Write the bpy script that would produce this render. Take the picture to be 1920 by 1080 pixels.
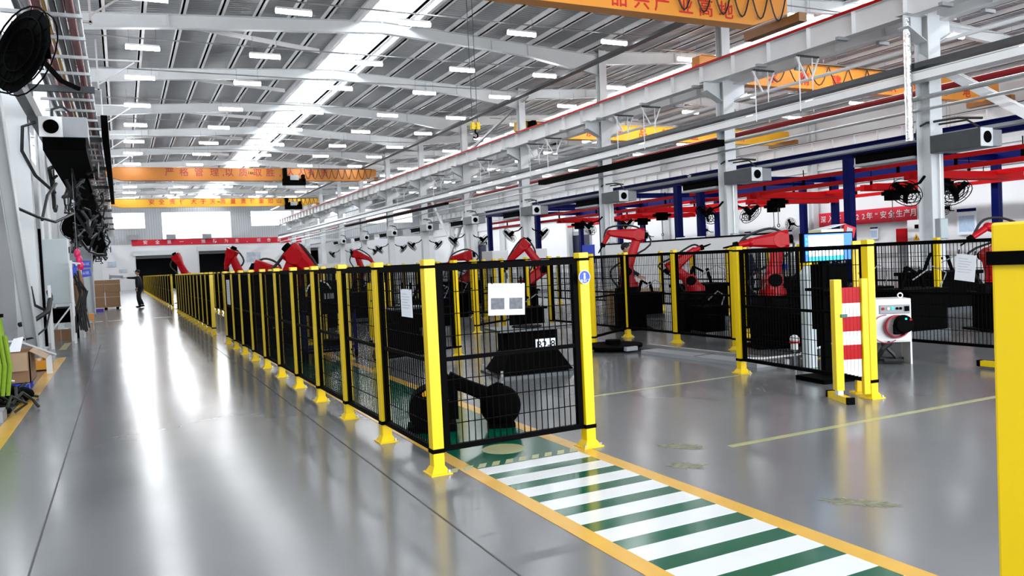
import bpy, math, random
from mathutils import Vector, Matrix
random.seed(7)
scene = bpy.context.scene
C = scene.collection
for o in list(bpy.data.objects):
    bpy.data.objects.remove(o)

# ------------------------------------------------------------------ camera
cam_d = bpy.data.cameras.new('camera')
cam = bpy.data.objects.new('camera', cam_d); C.objects.link(cam)
cam_d.sensor_width = 36.0
cam_d.lens = 1480.0 / 1920.0 * 36.0
cam_d.clip_end = 400
CAMR = Matrix(((0.89514993, -0.05819732, 0.44194986),
               (-0.44330074, -0.01211204, 0.89629111),
               (-0.04680882, -0.99823162, -0.03664101)))
mw = Matrix.Identity(4)
for r in range(3):
    mw[r][0] = CAMR[r][0]; mw[r][1] = -CAMR[r][1]; mw[r][2] = -CAMR[r][2]
mw[0][3], mw[1][3], mw[2][3] = 0.0, 0.0, 1.5
cam.matrix_world = mw
scene.camera = cam

# ------------------------------------------------------------------ look, sky, daylight
scene.view_settings.view_transform = 'Standard'
scene.view_settings.look = 'None'
scene.view_settings.gamma = 1.0
scene.view_settings.use_curve_mapping = False
scene.view_settings.exposure = 0.35
world = bpy.data.worlds.new('sky'); scene.world = world; world.use_nodes = True
wn = world.node_tree.nodes['Background']
wn.inputs['Color'].default_value = (0.86, 0.93, 1.0, 1); wn.inputs['Strength'].default_value = 2.6
scene.cycles.use_denoising = True
scene.cycles.max_bounces = 6
scene.cycles.diffuse_bounces = 3
scene.cycles.glossy_bounces = 3
scene.cycles.caustics_reflective = False
scene.cycles.caustics_refractive = False
scene.cycles.sample_clamp_indirect = 6.0

def area(name, loc, rot, sx, sy, power, color=(1, 1, 1)):
    d = bpy.data.lights.new(name, 'AREA'); d.shape = 'RECTANGLE'; d.size = sx; d.size_y = sy
    d.energy = power; d.color = color
    o = bpy.data.objects.new(name, d); C.objects.link(o); o.location = loc; o.rotation_euler = rot
    return o
DAY = (0.92, 0.96, 1.0)
# daylight entering at the two glazed ridge monitors and the windows of the end and side walls
for k in range(5):
    area('ridge_daylight', (10.15, 14 + 20 * k, 10.98), (0, 1.0, 0), 0.95, 20, 1100, DAY)
    area('ridge_daylight', (7.65, 14 + 20 * k, 10.98), (0, -1.0, 0), 0.95, 20, 900, DAY)
    area('ridge_daylight', (26.65, 14 + 20 * k, 10.98), (0, 1.0, 0), 0.95, 20, 2000, DAY)
    area('ridge_daylight', (23.45, 14 + 20 * k, 10.98), (0, -1.0, 0), 0.95, 20, 3000, DAY)
area('window_daylight', (8.3, 99.0, 7.6), (-math.pi / 2 + .12, 0, 0), 7.5, 2.6, 700, DAY)
area('window_daylight', (0.9, 99.0, 7.8), (-math.pi / 2 + .12, 0, 0), 3.6, 1.6, 250, DAY)
area('window_daylight', (17.4, 99.0, 7.8), (-math.pi / 2 + .12, 0, 0), 5.9, 1.6, 400, DAY)
area('side_window_daylight', (-3.1, 45, 7.4), (0, -1.1, 0), 1.1, 100, 2600, DAY)
area('rear_fill', (9.0, -9.5, 4.0), (math.pi / 2, 0, 0), 22, 6, 2200, DAY)  # unseen fill light added behind the camera to brighten the hall

# ------------------------------------------------------------------ materials
MATS = {}
def mat(name, col, rough=0.5, metal=0.0, noise=0.0, nscale=6.0, bump=0.0, coat=0.0, emit=None, estr=0.0, stretch=(1, 1, 1), alpha=None, spec=None):
    if name in MATS: return MATS[name]
    m = bpy.data.materials.new(name); m.use_nodes = True
    nt = m.node_tree; b = nt.nodes['Principled BSDF']
    b.inputs['Base Color'].default_value = (*col, 1)
    b.inputs['Roughness'].default_value = rough
    b.inputs['Metallic'].default_value = metal
    if spec is not None: b.inputs['Specular IOR Level'].default_value = spec
    if coat: b.inputs['Coat Weight'].default_value = coat; b.inputs['Coat Roughness'].default_value = 0.05
    if emit:
        b.inputs['Emission Color'].default_value = (*emit, 1); b.inputs['Emission Strength'].default_value = estr
    if noise or bump:
        tc = nt.nodes.new('ShaderNodeTexCoord'); mp = nt.nodes.new('ShaderNodeMapping')
        mp.inputs['Scale'].default_value = stretch
        n = nt.nodes.new('ShaderNodeTexNoise'); n.inputs['Scale'].default_value = nscale; n.inputs['Detail'].default_value = 4
        nt.links.new(tc.outputs['Object'], mp.inputs[0]); nt.links.new(mp.outputs[0], n.inputs['Vector'])
        if noise:
            mx = nt.nodes.new('ShaderNodeMixRGB')
            mx.inputs[1].default_value = (*[c * (1 - noise) for c in col], 1)
            mx.inputs[2].default_value = (*[min(1, c * (1 + noise)) for c in col], 1)
            nt.links.new(n.outputs['Fac'], mx.inputs[0]); nt.links.new(mx.outputs[0], b.inputs['Base Color'])
        if bump:
            bp = nt.nodes.new('ShaderNodeBump'); bp.inputs['Strength'].default_value = bump; bp.inputs['Distance'].default_value = 0.02
            nt.links.new(n.outputs['Fac'], bp.inputs['Height']); nt.links.new(bp.outputs[0], b.inputs['Normal'])
    MATS[name] = m
    return m
YEL = mat('yellow_paint', (0.86, 0.58, 0.0), 0.38, noise=0.06, nscale=3)
BLK = mat('black_paint', (0.0012, 0.0012, 0.0014), 0.6, noise=0.2, spec=0.03)
BLKM = mat('matt_black', (0.001, 0.001, 0.001), 0.8, noise=0.2, spec=0.03)
WHT = mat('white_paint', (0.80, 0.80, 0.80), 0.45, noise=0.03)
STEEL = mat('grey_painted_steel', (0.70, 0.72, 0.73), 0.45, noise=0.07, nscale=2)
STEELW = mat('white_painted_steel', (0.84, 0.84, 0.84), 0.5, noise=0.06, nscale=1.5)
STEELD = mat('dark_steel', (0.06, 0.065, 0.07), 0.4, metal=0.6, noise=0.2)
GALV = mat('galvanised_steel', (0.55, 0.56, 0.57), 0.35, metal=0.7, noise=0.15, nscale=9)
CHROME = mat('foil_wrapped_pipe', (0.8, 0.8, 0.8), 0.15, metal=1.0, bump=0.8, nscale=12)
RED = mat('red_paint', (0.40, 0.0015, 0.006), 0.35, spec=0.2, noise=0.12, nscale=8)
REDK = mat('red_rail_paint', (0.50, 0.002, 0.004), 0.5, spec=0.15, noise=0.08)
REDD = mat('dark_red_pipe_paint', (0.30, 0.008, 0.012), 0.4, noise=0.1)
BLUE = mat('navy_paint', (0.0, 0.003, 0.075), 0.5, spec=0.1, noise=0.1)
BLUEB = mat('bright_blue_plastic', (0.01, 0.05, 0.55), 0.4, noise=0.05)
ORANGE = mat('orange_crane_paint', (0.80, 0.30, 0.035), 0.45, noise=0.07, nscale=1.2)
ORANGED = mat('burnt_orange_crane_paint', (0.50, 0.17, 0.015), 0.5, noise=0.08, nscale=1.2)
AMBER = mat('amber_crane_paint', (0.90, 0.46, 0.02), 0.45, noise=0.07, nscale=1.2)
CARD = mat('cardboard', (0.30, 0.17, 0.09), 0.8, noise=0.12, nscale=5)
CARDL = mat('light_cardboard', (0.46, 0.32, 0.20), 0.8, noise=0.1, nscale=5)
PAPER = mat('paper', (0.85, 0.86, 0.9), 0.6, noise=0.01)
INK = mat('grey_print', (0.13, 0.13, 0.15), 0.7, noise=0.6, nscale=40)
INKL = mat('pale_print', (0.45, 0.46, 0.55), 0.7)
GREY = mat('grey_plastic', (0.30, 0.31, 0.33), 0.5, noise=0.05)
CABG = mat('pale_grey_enamel', (0.50, 0.56, 0.57), 0.4, noise=0.03)
LETR = mat('red_lettering', (0.62, 0.02, 0.015), 0.5)
LETD = mat('dark_red_lettering', (0.30, 0.015, 0.01), 0.5)
LETW = mat('white_lettering', (0.85, 0.75, 0.75), 0.5)
BANN = mat('red_banner_cloth', (0.62, 0.008, 0.03), 0.7, noise=0.08, nscale=0.4)
LAMP = mat('lit_lamp_tube', (1, 1, 1), 0.5, emit=(0.96, 0.98, 1.0), estr=34.0)
SCREEN = mat('lit_blue_screen', (0.0, 0.1, 0.5), 0.3, emit=(0.0, 0.12, 0.95), estr=1.1)
SCREENW = mat('lit_white_screen', (0.8, 0.9, 1.0), 0.3, emit=(0.75, 0.92, 1.0), estr=1.3)
SCREENC = mat('lit_cyan_screen', (0.0, 0.5, 0.8), 0.3, emit=(0.0, 0.42, 0.9), estr=1.0)
LEDG = mat('lit_green_led', (0, 0.8, 0.4), 0.3, emit=(0, 1, 0.45), estr=1.2)
SKIN = mat('skin', (0.55, 0.30, 0.21), 0.55, noise=0.05)
CLOTH = mat('dark_work_clothes', (0.008, 0.009, 0.012), 0.9, noise=0.3)
CLOTHN = mat('navy_work_clothes', (0.01, 0.014, 0.05), 0.9, noise=0.3)
HAIR = mat('black_hair', (0.006, 0.005, 0.005), 0.6)
HIVIS = mat('yellow_green_webbing', (0.20, 0.33, 0.008), 0.6, noise=0.2, nscale=20)
PINK = mat('pink_foil', (0.8, 0.02, 0.14), 0.35, noise=0.1)
GREEN = mat('green_floor_paint', (0.0, 0.105, 0.055), 0.16, noise=0.12, nscale=3)
FWHITE = mat('white_floor_paint', (0.80, 0.82, 0.82), 0.2, noise=0.04, nscale=4)
FYEL = mat('yellow_floor_paint', (0.74, 0.42, 0.06), 0.25, noise=0.12, nscale=5)
FPALE = mat('worn_yellow_floor_line', (0.42, 0.42, 0.20), 0.3, noise=0.15, nscale=6)
RUBBER = mat('black_rubber_cable', (0.008, 0.008, 0.009), 0.55)
REDCAB = mat('red_cable', (0.35, 0.005, 0.02), 0.4)
WOOD = mat('pallet_wood', (0.35, 0.2, 0.1), 0.8, noise=0.2)

def floor_mat():
    m = bpy.data.materials.new('polished_grey_epoxy'); m.use_nodes = True
    nt = m.node_tree; b = nt.nodes['Principled BSDF']
    tc = nt.nodes.new('ShaderNodeTexCoord')
    n = nt.nodes.new('ShaderNodeTexNoise'); n.inputs['Scale'].default_value = 0.35; n.inputs['Detail'].default_value = 6
    nt.links.new(tc.outputs['Object'], n.inputs['Vector'])
    cr = nt.nodes.new('ShaderNodeValToRGB')
    cr.color_ramp.elements[0].position = 0.3; cr.color_ramp.elements[0].color = (0.15, 0.154, 0.16, 1)
    cr.color_ramp.elements[1].position = 0.7; cr.color_ramp.elements[1].color = (0.21, 0.215, 0.22, 1)
    nt.links.new(n.outputs['Fac'], cr.inputs[0]); nt.links.new(cr.outputs[0], b.inputs['Base Color'])
    n2 = nt.nodes.new('ShaderNodeTexNoise'); n2.inputs['Scale'].default_value = 1.3; n2.inputs['Detail'].default_value = 5
    nt.links.new(tc.outputs['Object'], n2.inputs['Vector'])
    mr = nt.nodes.new('ShaderNodeMapRange'); mr.inputs['To Min'].default_value = 0.12; mr.inputs['To Max'].default_value = 0.25
    nt.links.new(n2.outputs['Fac'], mr.inputs['Value']); nt.links.new(mr.outputs[0], b.inputs['Roughness'])
    n3 = nt.nodes.new('ShaderNodeTexNoise'); n3.inputs['Scale'].default_value = 2.2; n3.inputs['Detail'].default_value = 2
    nt.links.new(tc.outputs['Object'], n3.inputs['Vector'])
    bp = nt.nodes.new('ShaderNodeBump'); bp.inputs['Strength'].default_value = 0.03; bp.inputs['Distance'].default_value = 0.02
    nt.links.new(n3.outputs['Fac'], bp.inputs['Height']); nt.links.new(bp.outputs[0], b.inputs['Normal'])
    b.inputs['Specular IOR Level'].default_value = 0.55
    return m
def wave_mat(name, c1, c2, scale, axis, rough=0.5):
    m = bpy.data.materials.new(name); m.use_nodes = True
    nt = m.node_tree; b = nt.nodes['Principled BSDF']; b.inputs['Roughness'].default_value = rough
    tc = nt.nodes.new('ShaderNodeTexCoord'); w = nt.nodes.new('ShaderNodeTexWave')
    w.bands_direction = axis; w.inputs['Scale'].default_value = scale; w.inputs['Distortion'].default_value = 0
    nt.links.new(tc.outputs['Object'], w.inputs['Vector'])
    cr = nt.nodes.new('ShaderNodeValToRGB'); cr.color_ramp.elements[0].color = (*c1, 1); cr.color_ramp.elements[1].color = (*c2, 1)
    nt.links.new(w.outputs['Fac'], cr.inputs[0]); nt.links.new(cr.outputs[0], b.inputs['Base Color'])
    bp = nt.nodes.new('ShaderNodeBump'); bp.inputs['Strength'].default_value = 0.5; bp.inputs['Distance'].default_value = 0.03
    nt.links.new(w.outputs['Fac'], bp.inputs['Height']); nt.links.new(bp.outputs[0], b.inputs['Normal'])
    return m
FLOOR = floor_mat()
DECK = wave_mat('corrugated_roof_sheet', (0.27, 0.28, 0.29), (0.34, 0.35, 0.36), 1.6, 'Y', 0.5)
WALLW = mat('white_wall_paint', (0.80, 0.80, 0.81), 0.6, noise=0.02, nscale=0.5)
WALLG = wave_mat('grey_corrugated_cladding', (0.42, 0.44, 0.46), (0.52, 0.54, 0.56), 1.2, 'X', 0.5)
WALLGY = wave_mat('grey_side_cladding', (0.42, 0.44, 0.46), (0.52, 0.54, 0.56), 1.2, 'Y', 0.5)
def glass_mat():
    m = bpy.data.materials.new('window_glass'); m.use_nodes = True
    nt = m.node_tree; nt.nodes.remove(nt.nodes['Principled BSDF'])
    out = nt.nodes['Material Output']
    t = nt.nodes.new('ShaderNodeBsdfTransparent'); g = nt.nodes.new('ShaderNodeBsdfGlossy'); g.inputs['Roughness'].default_value = 0.05
    mx = nt.nodes.new('ShaderNodeMixShader'); mx.inputs[0].default_value = 0.06
    nt.links.new(t.outputs[0], mx.inputs[1]); nt.links.new(g.outputs[0], mx.inputs[2]); nt.links.new(mx.outputs[0], out.inputs[0])
    return m
GLASS = glass_mat()

# ------------------------------------------------------------------ mesh collecting
class MB:
    def __init__(s): s.v = []; s.f = []
    def add(s, vs, fs):
        n = len(s.v); s.v += [tuple(v) for v in vs]; s.f += [tuple(i + n for i in f) for f in fs]; return s
    def box(s, x0, x1, y0, y1, z0, z1, M=None):
        vs = [Vector(p) for p in ((x0,y0,z0),(x1,y0,z0),(x1,y1,z0),(x0,y1,z0),(x0,y0,z1),(x1,y0,z1),(x1,y1,z1),(x0,y1,z1))]
        if M is not None: vs = [M @ v for v in vs]
        return s.add(vs, [(0,3,2,1),(4,5,6,7),(0,1,5,4),(1,2,6,5),(2,3,7,6),(3,0,4,7)])
    def bar(s, p0, p1, w, h, up=(0, 0, 1)):
        p0 = Vector(p0); p1 = Vector(p1); d = (p1 - p0); L = d.length
        if L < 1e-6: return s
        d.normalize(); u = Vector(up)
        if abs(d.dot(u)) > 0.98: u = Vector((0, 1, 0))
        r = d.cross(u).normalized(); u = r.cross(d).normalized()
        vs = []
        for p in (p0, p1):
            for a, b in ((-1,-1),(1,-1),(1,1),(-1,1)):
                vs.append(p + r * (a * w / 2) + u * (b * h / 2))
        return s.add(vs, [(0,1,2,3),(7,6,5,4),(0,4,5,1),(1,5,6,2),(2,6,7,3),(3,7,4,0)])
    def cyl(s, p0, p1, r0, r1=None, n=12, caps=True):
        if r1 is None: r1 = r0
        p0 = Vector(p0); p1 = Vector(p1); d = (p1 - p0).normalized()
        a = Vector((0, 0, 1)) if abs(d.z) < 0.9 else Vector((1, 0, 0))
        x = d.cross(a).normalized(); y = d.cross(x)
        vs = []
        for p, r in ((p0, r0), (p1, r1)):
            for i in range(n):
                t = 2 * math.pi * i / n; vs.append(p + x * (r * math.cos(t)) + y * (r * math.sin(t)))
        fs = [(i, i + n, (i + 1) % n + n, (i + 1) % n) for i in range(n)]
        if caps: fs += [tuple(range(n)), tuple(reversed(range(n, 2 * n)))]
        return s.add(vs, fs)
    def tube(s, pts, r, n=6):
        pts = [Vector(p) for p in pts]; rings = []
        prev = None
        for i, p in enumerate(pts):
            d = (pts[min(i + 1, len(pts) - 1)] - pts[max(i - 1, 0)]).normalized()
            if prev is None:
                a = Vector((0, 0, 1)) if abs(d.z) < 0.9 else Vector((1, 0, 0)); x = d.cross(a).normalized()
            else:
                x = (prev - d * prev.dot(d)).normalized()
            prev = x; y = d.cross(x); rr = r[i] if isinstance(r, (list, tuple)) else r
            rings.append([p + x * (rr * math.cos(2*math.pi*k/n)) + y * (rr * math.sin(2*math.pi*k/n)) for k in range(n)])
        vs = [v for rg in rings for v in rg]; fs = []
        for i in range(len(rings) - 1):
            for k in range(n):
                fs.append((i*n+k, (i+1)*n+k, (i+1)*n+(k+1) % n, i*n+(k+1) % n))
        fs += [tuple(range(n)), tuple(reversed(range((len(rings)-1)*n, len(rings)*n)))]
        return s.add(vs, fs)
    def ball(s, c, rx, ry=None, rz=None, nu=14, nv=9, M=None):
        ry = ry or rx; rz = rz or rx; c = Vector(c); vs = []; fs = []
        for j in range(1, nv):
            ph = math.pi * j / nv
            for i in range(nu):
                t = 2 * math.pi * i / nu
                q = Vector((rx * math.sin(ph) * math.cos(t), ry * math.sin(ph) * math.sin(t), rz * math.cos(ph)))
                vs.append(c + (M @ q if M is not None else q))
        top = len(vs); q = Vector((0, 0, rz)); vs.append(c + (M @ q if M is not None else q))
        q = Vector((0, 0, -rz)); vs.append(c + (M @ q if M is not None else q))
        for j in range(nv - 2):
            for i in range(nu): fs.append((j*nu+i, (j+1)*nu+i, (j+1)*nu+(i+1) % nu, j*nu+(i+1) % nu))
        for i in range(nu):
            fs.append((top, i, (i+1) % nu)); b = (nv-2)*nu; fs.append((top+1, b+(i+1) % nu, b+i))
        return s.add(vs, fs)
    def prism(s, poly, axis, a0, a1):
        """poly: list of 2D points; axis the extrusion axis"""
        def P(q, a):
            return {'x': (a, q[0], q[1]), 'y': (q[0], a, q[1]), 'z': (q[0], q[1], a)}[axis]
        n = len(poly); vs = [P(q, a0) for q in poly] + [P(q, a1) for q in poly]
        fs = [tuple(range(n)), tuple(reversed(range(n, 2*n)))] + [(i, i+n, (i+1) % n + n, (i+1) % n) for i in range(n)]
        return s.add(vs, fs)
    def torus(s, c, R_, r, axis='x', n=20, m=6, a0=0, a1=2*math.pi):
        pts = []
        for i in range(n + 1):
            t = a0 + (a1 - a0) * i / n; u, v = R_ * math.cos(t), R_ * math.sin(t)
            pts.append({'x': (c[0], c[1]+u, c[2]+v), 'y': (c[0]+u, c[1], c[2]+v), 'z': (c[0]+u, c[1]+v, c[2])}[axis])
        return s.tube(pts, r, m)
    def hbeam(s, p0, p1, w, h, t=0.02, up=(0, 0, 1)):
        """I section along p0-p1"""
        p0 = Vector(p0); p1 = Vector(p1); d = (p1 - p0).normalized(); u = Vector(up)
        r = d.cross(u).normalized(); u = r.cross(d).normalized()
        s.bar(p0 + u * (h/2 - t/2), p1 + u * (h/2 - t/2), w, t, up)
        s.bar(p0 - u * (h/2 - t/2), p1 - u * (h/2 - t/2), w, t, up)
        s.bar(p0, p1, t * 0.8, h - 2 * t, up)
        return s
    def mesh(s, name, m, smooth=False):
        me = bpy.data.meshes.new(name); me.from_pydata(s.v, [], s.f)
        me.materials.append(m)
        if smooth:
            for p in me.polygons: p.use_smooth = True
            try: me.set_sharp_from_angle(angle=0.7)
            except Exception: pass
        me.update(); return me

def link(name, me, parent=None, bevel=0.0):
    o = bpy.data.objects.new(name, me); C.objects.link(o)
    if parent is not None: o.parent = parent
    if bevel:
        b = o.modifiers.new('bevel', 'BEVEL'); b.width = bevel; b.segments = 2; b.limit_method = 'ANGLE'
    return o
def part(name, mb, m, parent=None, smooth=False, bevel=0.0):
    return link(name, mb.mesh(name, m, smooth), parent, bevel)
def tag(o, label=None, cat=None, group=None, kind=None):
    if label: o['label'] = label
    if cat: o['category'] = cat
    if group: o['group'] = group
    if kind: o['kind'] = kind
    return o
def thing(name, label, cat, loc=(0, 0, 0), rz=0.0, group=None):
    o = bpy.data.objects.new(name, None); C.objects.link(o); o.location = loc; o.rotation_euler = (0, 0, rz)
    o.empty_display_size = 0.1
    return tag(o, label, cat, group)
def struct(name, mb, m, parent=None):
    o = part(name, mb, m, parent)
    if parent is None: o['kind'] = 'structure'
    return o
class Proto:
    """meshes of one kind, copied part by part for every individual"""
    def __init__(s, name): s.name = name; s.parts = []
    def add(s, name, mb, m, sub=(), smooth=False, bevel=0.0, label=None):
        s.parts.append((name, mb.mesh(name, m, smooth), [(n2, mb2.mesh(n2, m2, smooth), 0.0) for n2, mb2, m2 in sub], bevel, label)); return s
    def put(s, label, cat, loc, rz=0.0, group=None, scale=None):
        r = thing(s.name, label, cat, loc, rz, group)
        if scale is not None: r.scale = scale if isinstance(scale, (tuple, list)) else (scale,) * 3
        for nm, me, subs, bv, lb in s.parts:
            p = link(nm, me, r, bv)
            if lb: p['label'] = lb
            for n2, me2, bv2 in subs: link(n2, me2, p, bv2)
        return r
def text_mesh(body, size, m, depth=0.004, name='lettering', extra=0.0, align='CENTER'):
    cu = bpy.data.curves.new(name, 'FONT'); cu.body = body; cu.size = size; cu.extrude = depth
    cu.align_x = align; cu.align_y = 'CENTER'; cu.resolution_u = 2; cu.offset = extra
    t = bpy.data.objects.new('tmp_text', cu); C.objects.link(t)
    bpy.context.view_layer.update()
    dg = bpy.context.evaluated_depsgraph_get()
    me = bpy.data.meshes.new_from_object(t.evaluated_get(dg)); me.name = name
    bpy.data.objects.remove(t); me.materials.clear(); me.materials.append(m)
    return me
def letters(chars, size, m, spots, place, parent, name='character', extra=0.004):
    """each character of a slogan is its own small part"""
    for ch, sp in zip(chars, spots):
        me = text_mesh(ch, size, m, extra=extra, name=name); me.transform(place(sp))
        link(name, me, parent)
def front_y(x, y, z):      # text facing -Y
    return Matrix.Translation((x, y, z)) @ Matrix.Rotation(math.pi / 2, 4, 'X')
def front_x(x, y, z):      # text facing -X, reading towards the viewer
    return Matrix.Translation((x, y, z)) @ Matrix.Rotation(-math.pi / 2, 4, 'Z') @ Matrix.Rotation(math.pi / 2, 4, 'X')
ORD = ['first','second','third','fourth','fifth','sixth','seventh','eighth','ninth','tenth','eleventh','twelfth','thirteenth','fourteenth','fifteenth','sixteenth','seventeenth','eighteenth','nineteenth','twentieth']
TENS = {2: 'twenty', 3: 'thirty', 4: 'forty', 5: 'fifty', 6: 'sixty', 7: 'seventy'}
TENTH = {2: 'twentieth', 3: 'thirtieth', 4: 'fortieth', 5: 'fiftieth', 6: 'sixtieth', 7: 'seventieth'}
def nth(k):
    if k < 20: return ORD[k]
    t, u = divmod(k + 1, 10)
    return TENTH[t] if u == 0 else TENS[t] + '-' + ORD[u - 1]

BAY = 7.24; Y0 = 12.9; YEND = 99.8
COLY = [Y0 + BAY * k for k in range(-1, 12)]
XL, XM, XR = -1.85, 18.0, 37.8

# ------------------------------------------------------------------ floor, walls
def zroof(x):
    if x <= XM:
        return 10.36 - 0.062 * abs(x - 8.6)
    return 10.36 - 0.062 * abs(x - 25.0) * 0.95
struct('floor', MB().box(-3.2, 38.2, -10, 100.2, -0.2, 0.0), FLOOR)
struct('wall_left', MB().box(-3.4, -3.2, -10, 100.2, 0, 6.8).box(-3.4, -3.2, -10, 100.2, 8.0, 10.0), WALLGY)
struct('wall_right', MB().box(37.95, 38.2, -10, 100.2, 0, 10.2), WALLW)
# left wall window band
w = bpy.data.objects.new('window_1', None); C.objects.link(w); w['kind'] = 'structure'
part('pane', MB().box(-3.31, -3.29, -10, 100, 6.8, 8.0), GLASS, w)
fr = MB()
for k in range(56): fr.box(-3.34, -3.22, -10 + 2 * k, -9.93 + 2 * k, 6.8, 8.0)
part('window_frame', fr, STEELW, w)
# end wall: white below, grey cladding above, bright window openings
e = MB()
YE = 99.8
doors = [(1.55, 5.9, 3.85), (8.3, 11.6, 4.15), (18.7, 22.3, 4.1)]
x = -3.2
for a, b, h in doors:
    e.box(x, a, YE, YE + .3, 0, 5.15); e.box(a, b, YE, YE + .3, h, 5.15); x = b
e.box(x, 38, YE, YE + .3, 0, 5.15)
struct('wall_back', e, WALLW)
wins = [(-0.9, 2.75), (4.55, 12.1), (14.45, 20.4), (22.5, 26), (28, 35)]
wz0, wz1 = 7.0, 8.75
g = MB(); x = -3.2
for i, (a, b) in enumerate(wins):
    g.box(x, a, YE + .05, YE + .25, 5.15, 10.2); x = b
    lo = 5.7 if i == 1 else wz0
    g.box(a, b, YE + .05, YE + .25, 5.15, lo); g.box(a, b, YE + .05, YE + .25, wz1, 10.2)
g.box(x, 38, YE + .05, YE + .25, 5.15, 10.2)
struct('wall_back_upper', g, WALLG)
for i, (a, b) in enumerate(wins):
    lo = 5.7 if i == 1 else wz0
    w = bpy.data.objects.new('window_%d' % (i + 2), None); C.objects.link(w); w['kind'] = 'structure'
    part('pane', MB().box(a, b, YE + .14, YE + .16, lo, wz1), GLASS, w)
    fr = MB().box(a, b, YE, YE + .12, lo - .06, lo).box(a, b, YE, YE + .12, wz1, wz1 + .06)
    if i == 1: fr.box(6.0, 6.06, YE, YE + .12, lo, wz1)
    part('window_frame', fr, STEELW, w)
# roof: deck with open monitors at each ridge
c = MB()
def slab(xa, xb):
    za, zb = zroof(xa), zroof(xb)
    c.add([(xa, -10, za), (xb, -10, zb), (xb, 100.2, zb), (xa, 100.2, za), (xa, -10, za+.12), (xb, -10, zb+.12), (xb, 100.2, zb+.12), (xa, 100.2, za+.12)],
          [(0,3,2,1),(4,5,6,7),(0,1,5,4),(1,2,6,5),(2,3,7,6),(3,0,4,7)])
slab(-3.4, 8.0); slab(9.8, 18.0); slab(18.0, 23.8); slab(26.3, 38.2)
ceil = struct('ceiling', c, DECK)
mn = MB()
for xa, xb in ((8.0, 9.8), (23.8, 26.3)):
    mn.box(xa - .25, xb + .25, -10, 100.2, 11.45, 11.55)
    mn.box(xa - .05, xa, -10, 100.2, 10.3, 10.6); mn.box(xb, xb + .05, -10, 100.2, 10.25, 10.5)
part('monitor_roof', mn, DECK, ceil)
mf = MB()
for xa, xb in ((8.0, 9.8), (23.8, 26.3)):
    for k in range(150):
        y = -2 + k * 0.68
        mf.box(xb, xb + .05, y, y + .11, 10.5, 11.45)
        if k % 4 == 0: mf.box(xa - .05, xa, y, y + .06, 10.6, 11.45)
    mf.box(xb - .03, xb + .05, -10, 100, 10.92, 10.98)
part('monitor_window_frame', mf, STEEL, ceil)
part('monitor_glazing', MB().box(9.83, 9.84, -10, 100, 10.5, 11.45).box(7.97, 7.98, -10, 100, 10.6, 11.45).box(26.33, 26.34, -10, 100, 10.5, 11.45).box(23.77, 23.78, -10, 100, 10.6, 11.45), GLASS, ceil)
# purlins along the hall
for xs in ([-2.4 + 1.15 * k for k in range(18)], [18.9 + 1.15 * k for k in range(17)]):
    for x in xs:
        if 7.9 < x < 9.9 or 23.7 < x < 26.4: continue
        z = zroof(x)
        part('purlin', MB().box(x - .03, x + .03, -8, 99.7, z - .2, z).box(x - .03, x + .12, -8, 99.7, z - .2, z - .18), STEELW, ceil)
for xa in (7.9, 9.9, 23.7, 26.4):
    z = zroof(xa); part('ridge_beam', MB().hbeam((xa, -8, z - .15), (xa, 99.7, z - .15), .14, .3), STEELW, ceil)
# rafters
def rafter(Y, a, r, b):
    """left x, ridge x, right x"""
    m = MB()
    st = [(a, 0.5), (a + 3.6, 0.42), (r - .1, 0.40), (r + 4.2, 0.42), (b - 3.2, 0.45), (b, 0.78)]
    top = [(x, zroof(min(max(x, a), b) if b <= 18 else max(x, 18.01)) - .2) for x, d in st]
    bot = [(x, t[1] - d) for (x, d), t in zip(st, top)]
    for i in range(len(st) - 1):
        (xa, za), (xb, zb) = top[i], top[i+1]; (_, ya), (_, yb) = bot[i], bot[i+1]
        m.add([(xa, Y-.006, ya), (xb, Y-.006, yb), (xb, Y-.006, zb), (xa, Y-.006, za), (xa, Y+.006, ya), (xb, Y+.006, yb), (xb, Y+.006, zb), (xa, Y+.006, za)],
              [(0,1,2,3),(7,6,5,4),(0,4,5,1),(2,6,7,3)])
        for (p, q) in (((xa, za), (xb, zb)), ((xa, ya), (xb, yb))):
            m.bar((p[0], Y, p[1]), (q[0], Y, q[1]), .22, .018)
        m.box(xa - .01, xa + .01, Y - .11, Y + .11, ya, za)
    return m
for Y in COLY:
    part('rafter', rafter(Y, -1.8, 8.9, 17.85), STEEL, ceil)
    part('rafter', rafter(Y, 18.15, 25.0, 37.7), STEEL, ceil)
# diagonal roof bracing seen on the left slope
for Y in COLY[1:9]:
    part('roof_brace', MB().bar((1.5, Y + .1, zroof(1.5) - .35), (7.4, Y + BAY * .5, zroof(7.4) - .35), .05, .16), STEELW, ceil)
# cables hung under the roof carrying the lamps
# ------------------------------------------------------------------ columns
pc = Proto('steel_column')
mcol = MB()
mcol.box(-.22, .22, -.19, -.17, 0, 6.95).box(-.22, .22, .17, .19, 0, 6.95).box(-.012, .012, -.17, .17, 0, 6.95)
mcol.box(-.17, .17, -.15, -.13, 6.95, 9.9).box(-.17, .17, .13, .15, 6.95, 9.9).box(-.012, .012, -.13, .13, 6.95, 9.9)
pc.add('shaft', mcol, STEEL)
brk = MB()
for sx in (-1, 1):
    brk.prism([(sx*.2, 6.3), (sx*.85, 6.62), (sx*.85, 6.92), (sx*.2, 6.92)], 'y', -.012, .012)
    brk.bar((sx*.2, 0, 6.3), (sx*.85, 0, 6.62), .3, .02); brk.bar((sx*.2, 0, 6.92), (sx*.9, 0, 6.92), .34, .03)
pc.add('crane_bracket', brk, STEEL)
pc.add('base_plate', MB().box(-.3, .3, -.3, .3, 0, .03), STEEL)
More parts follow.
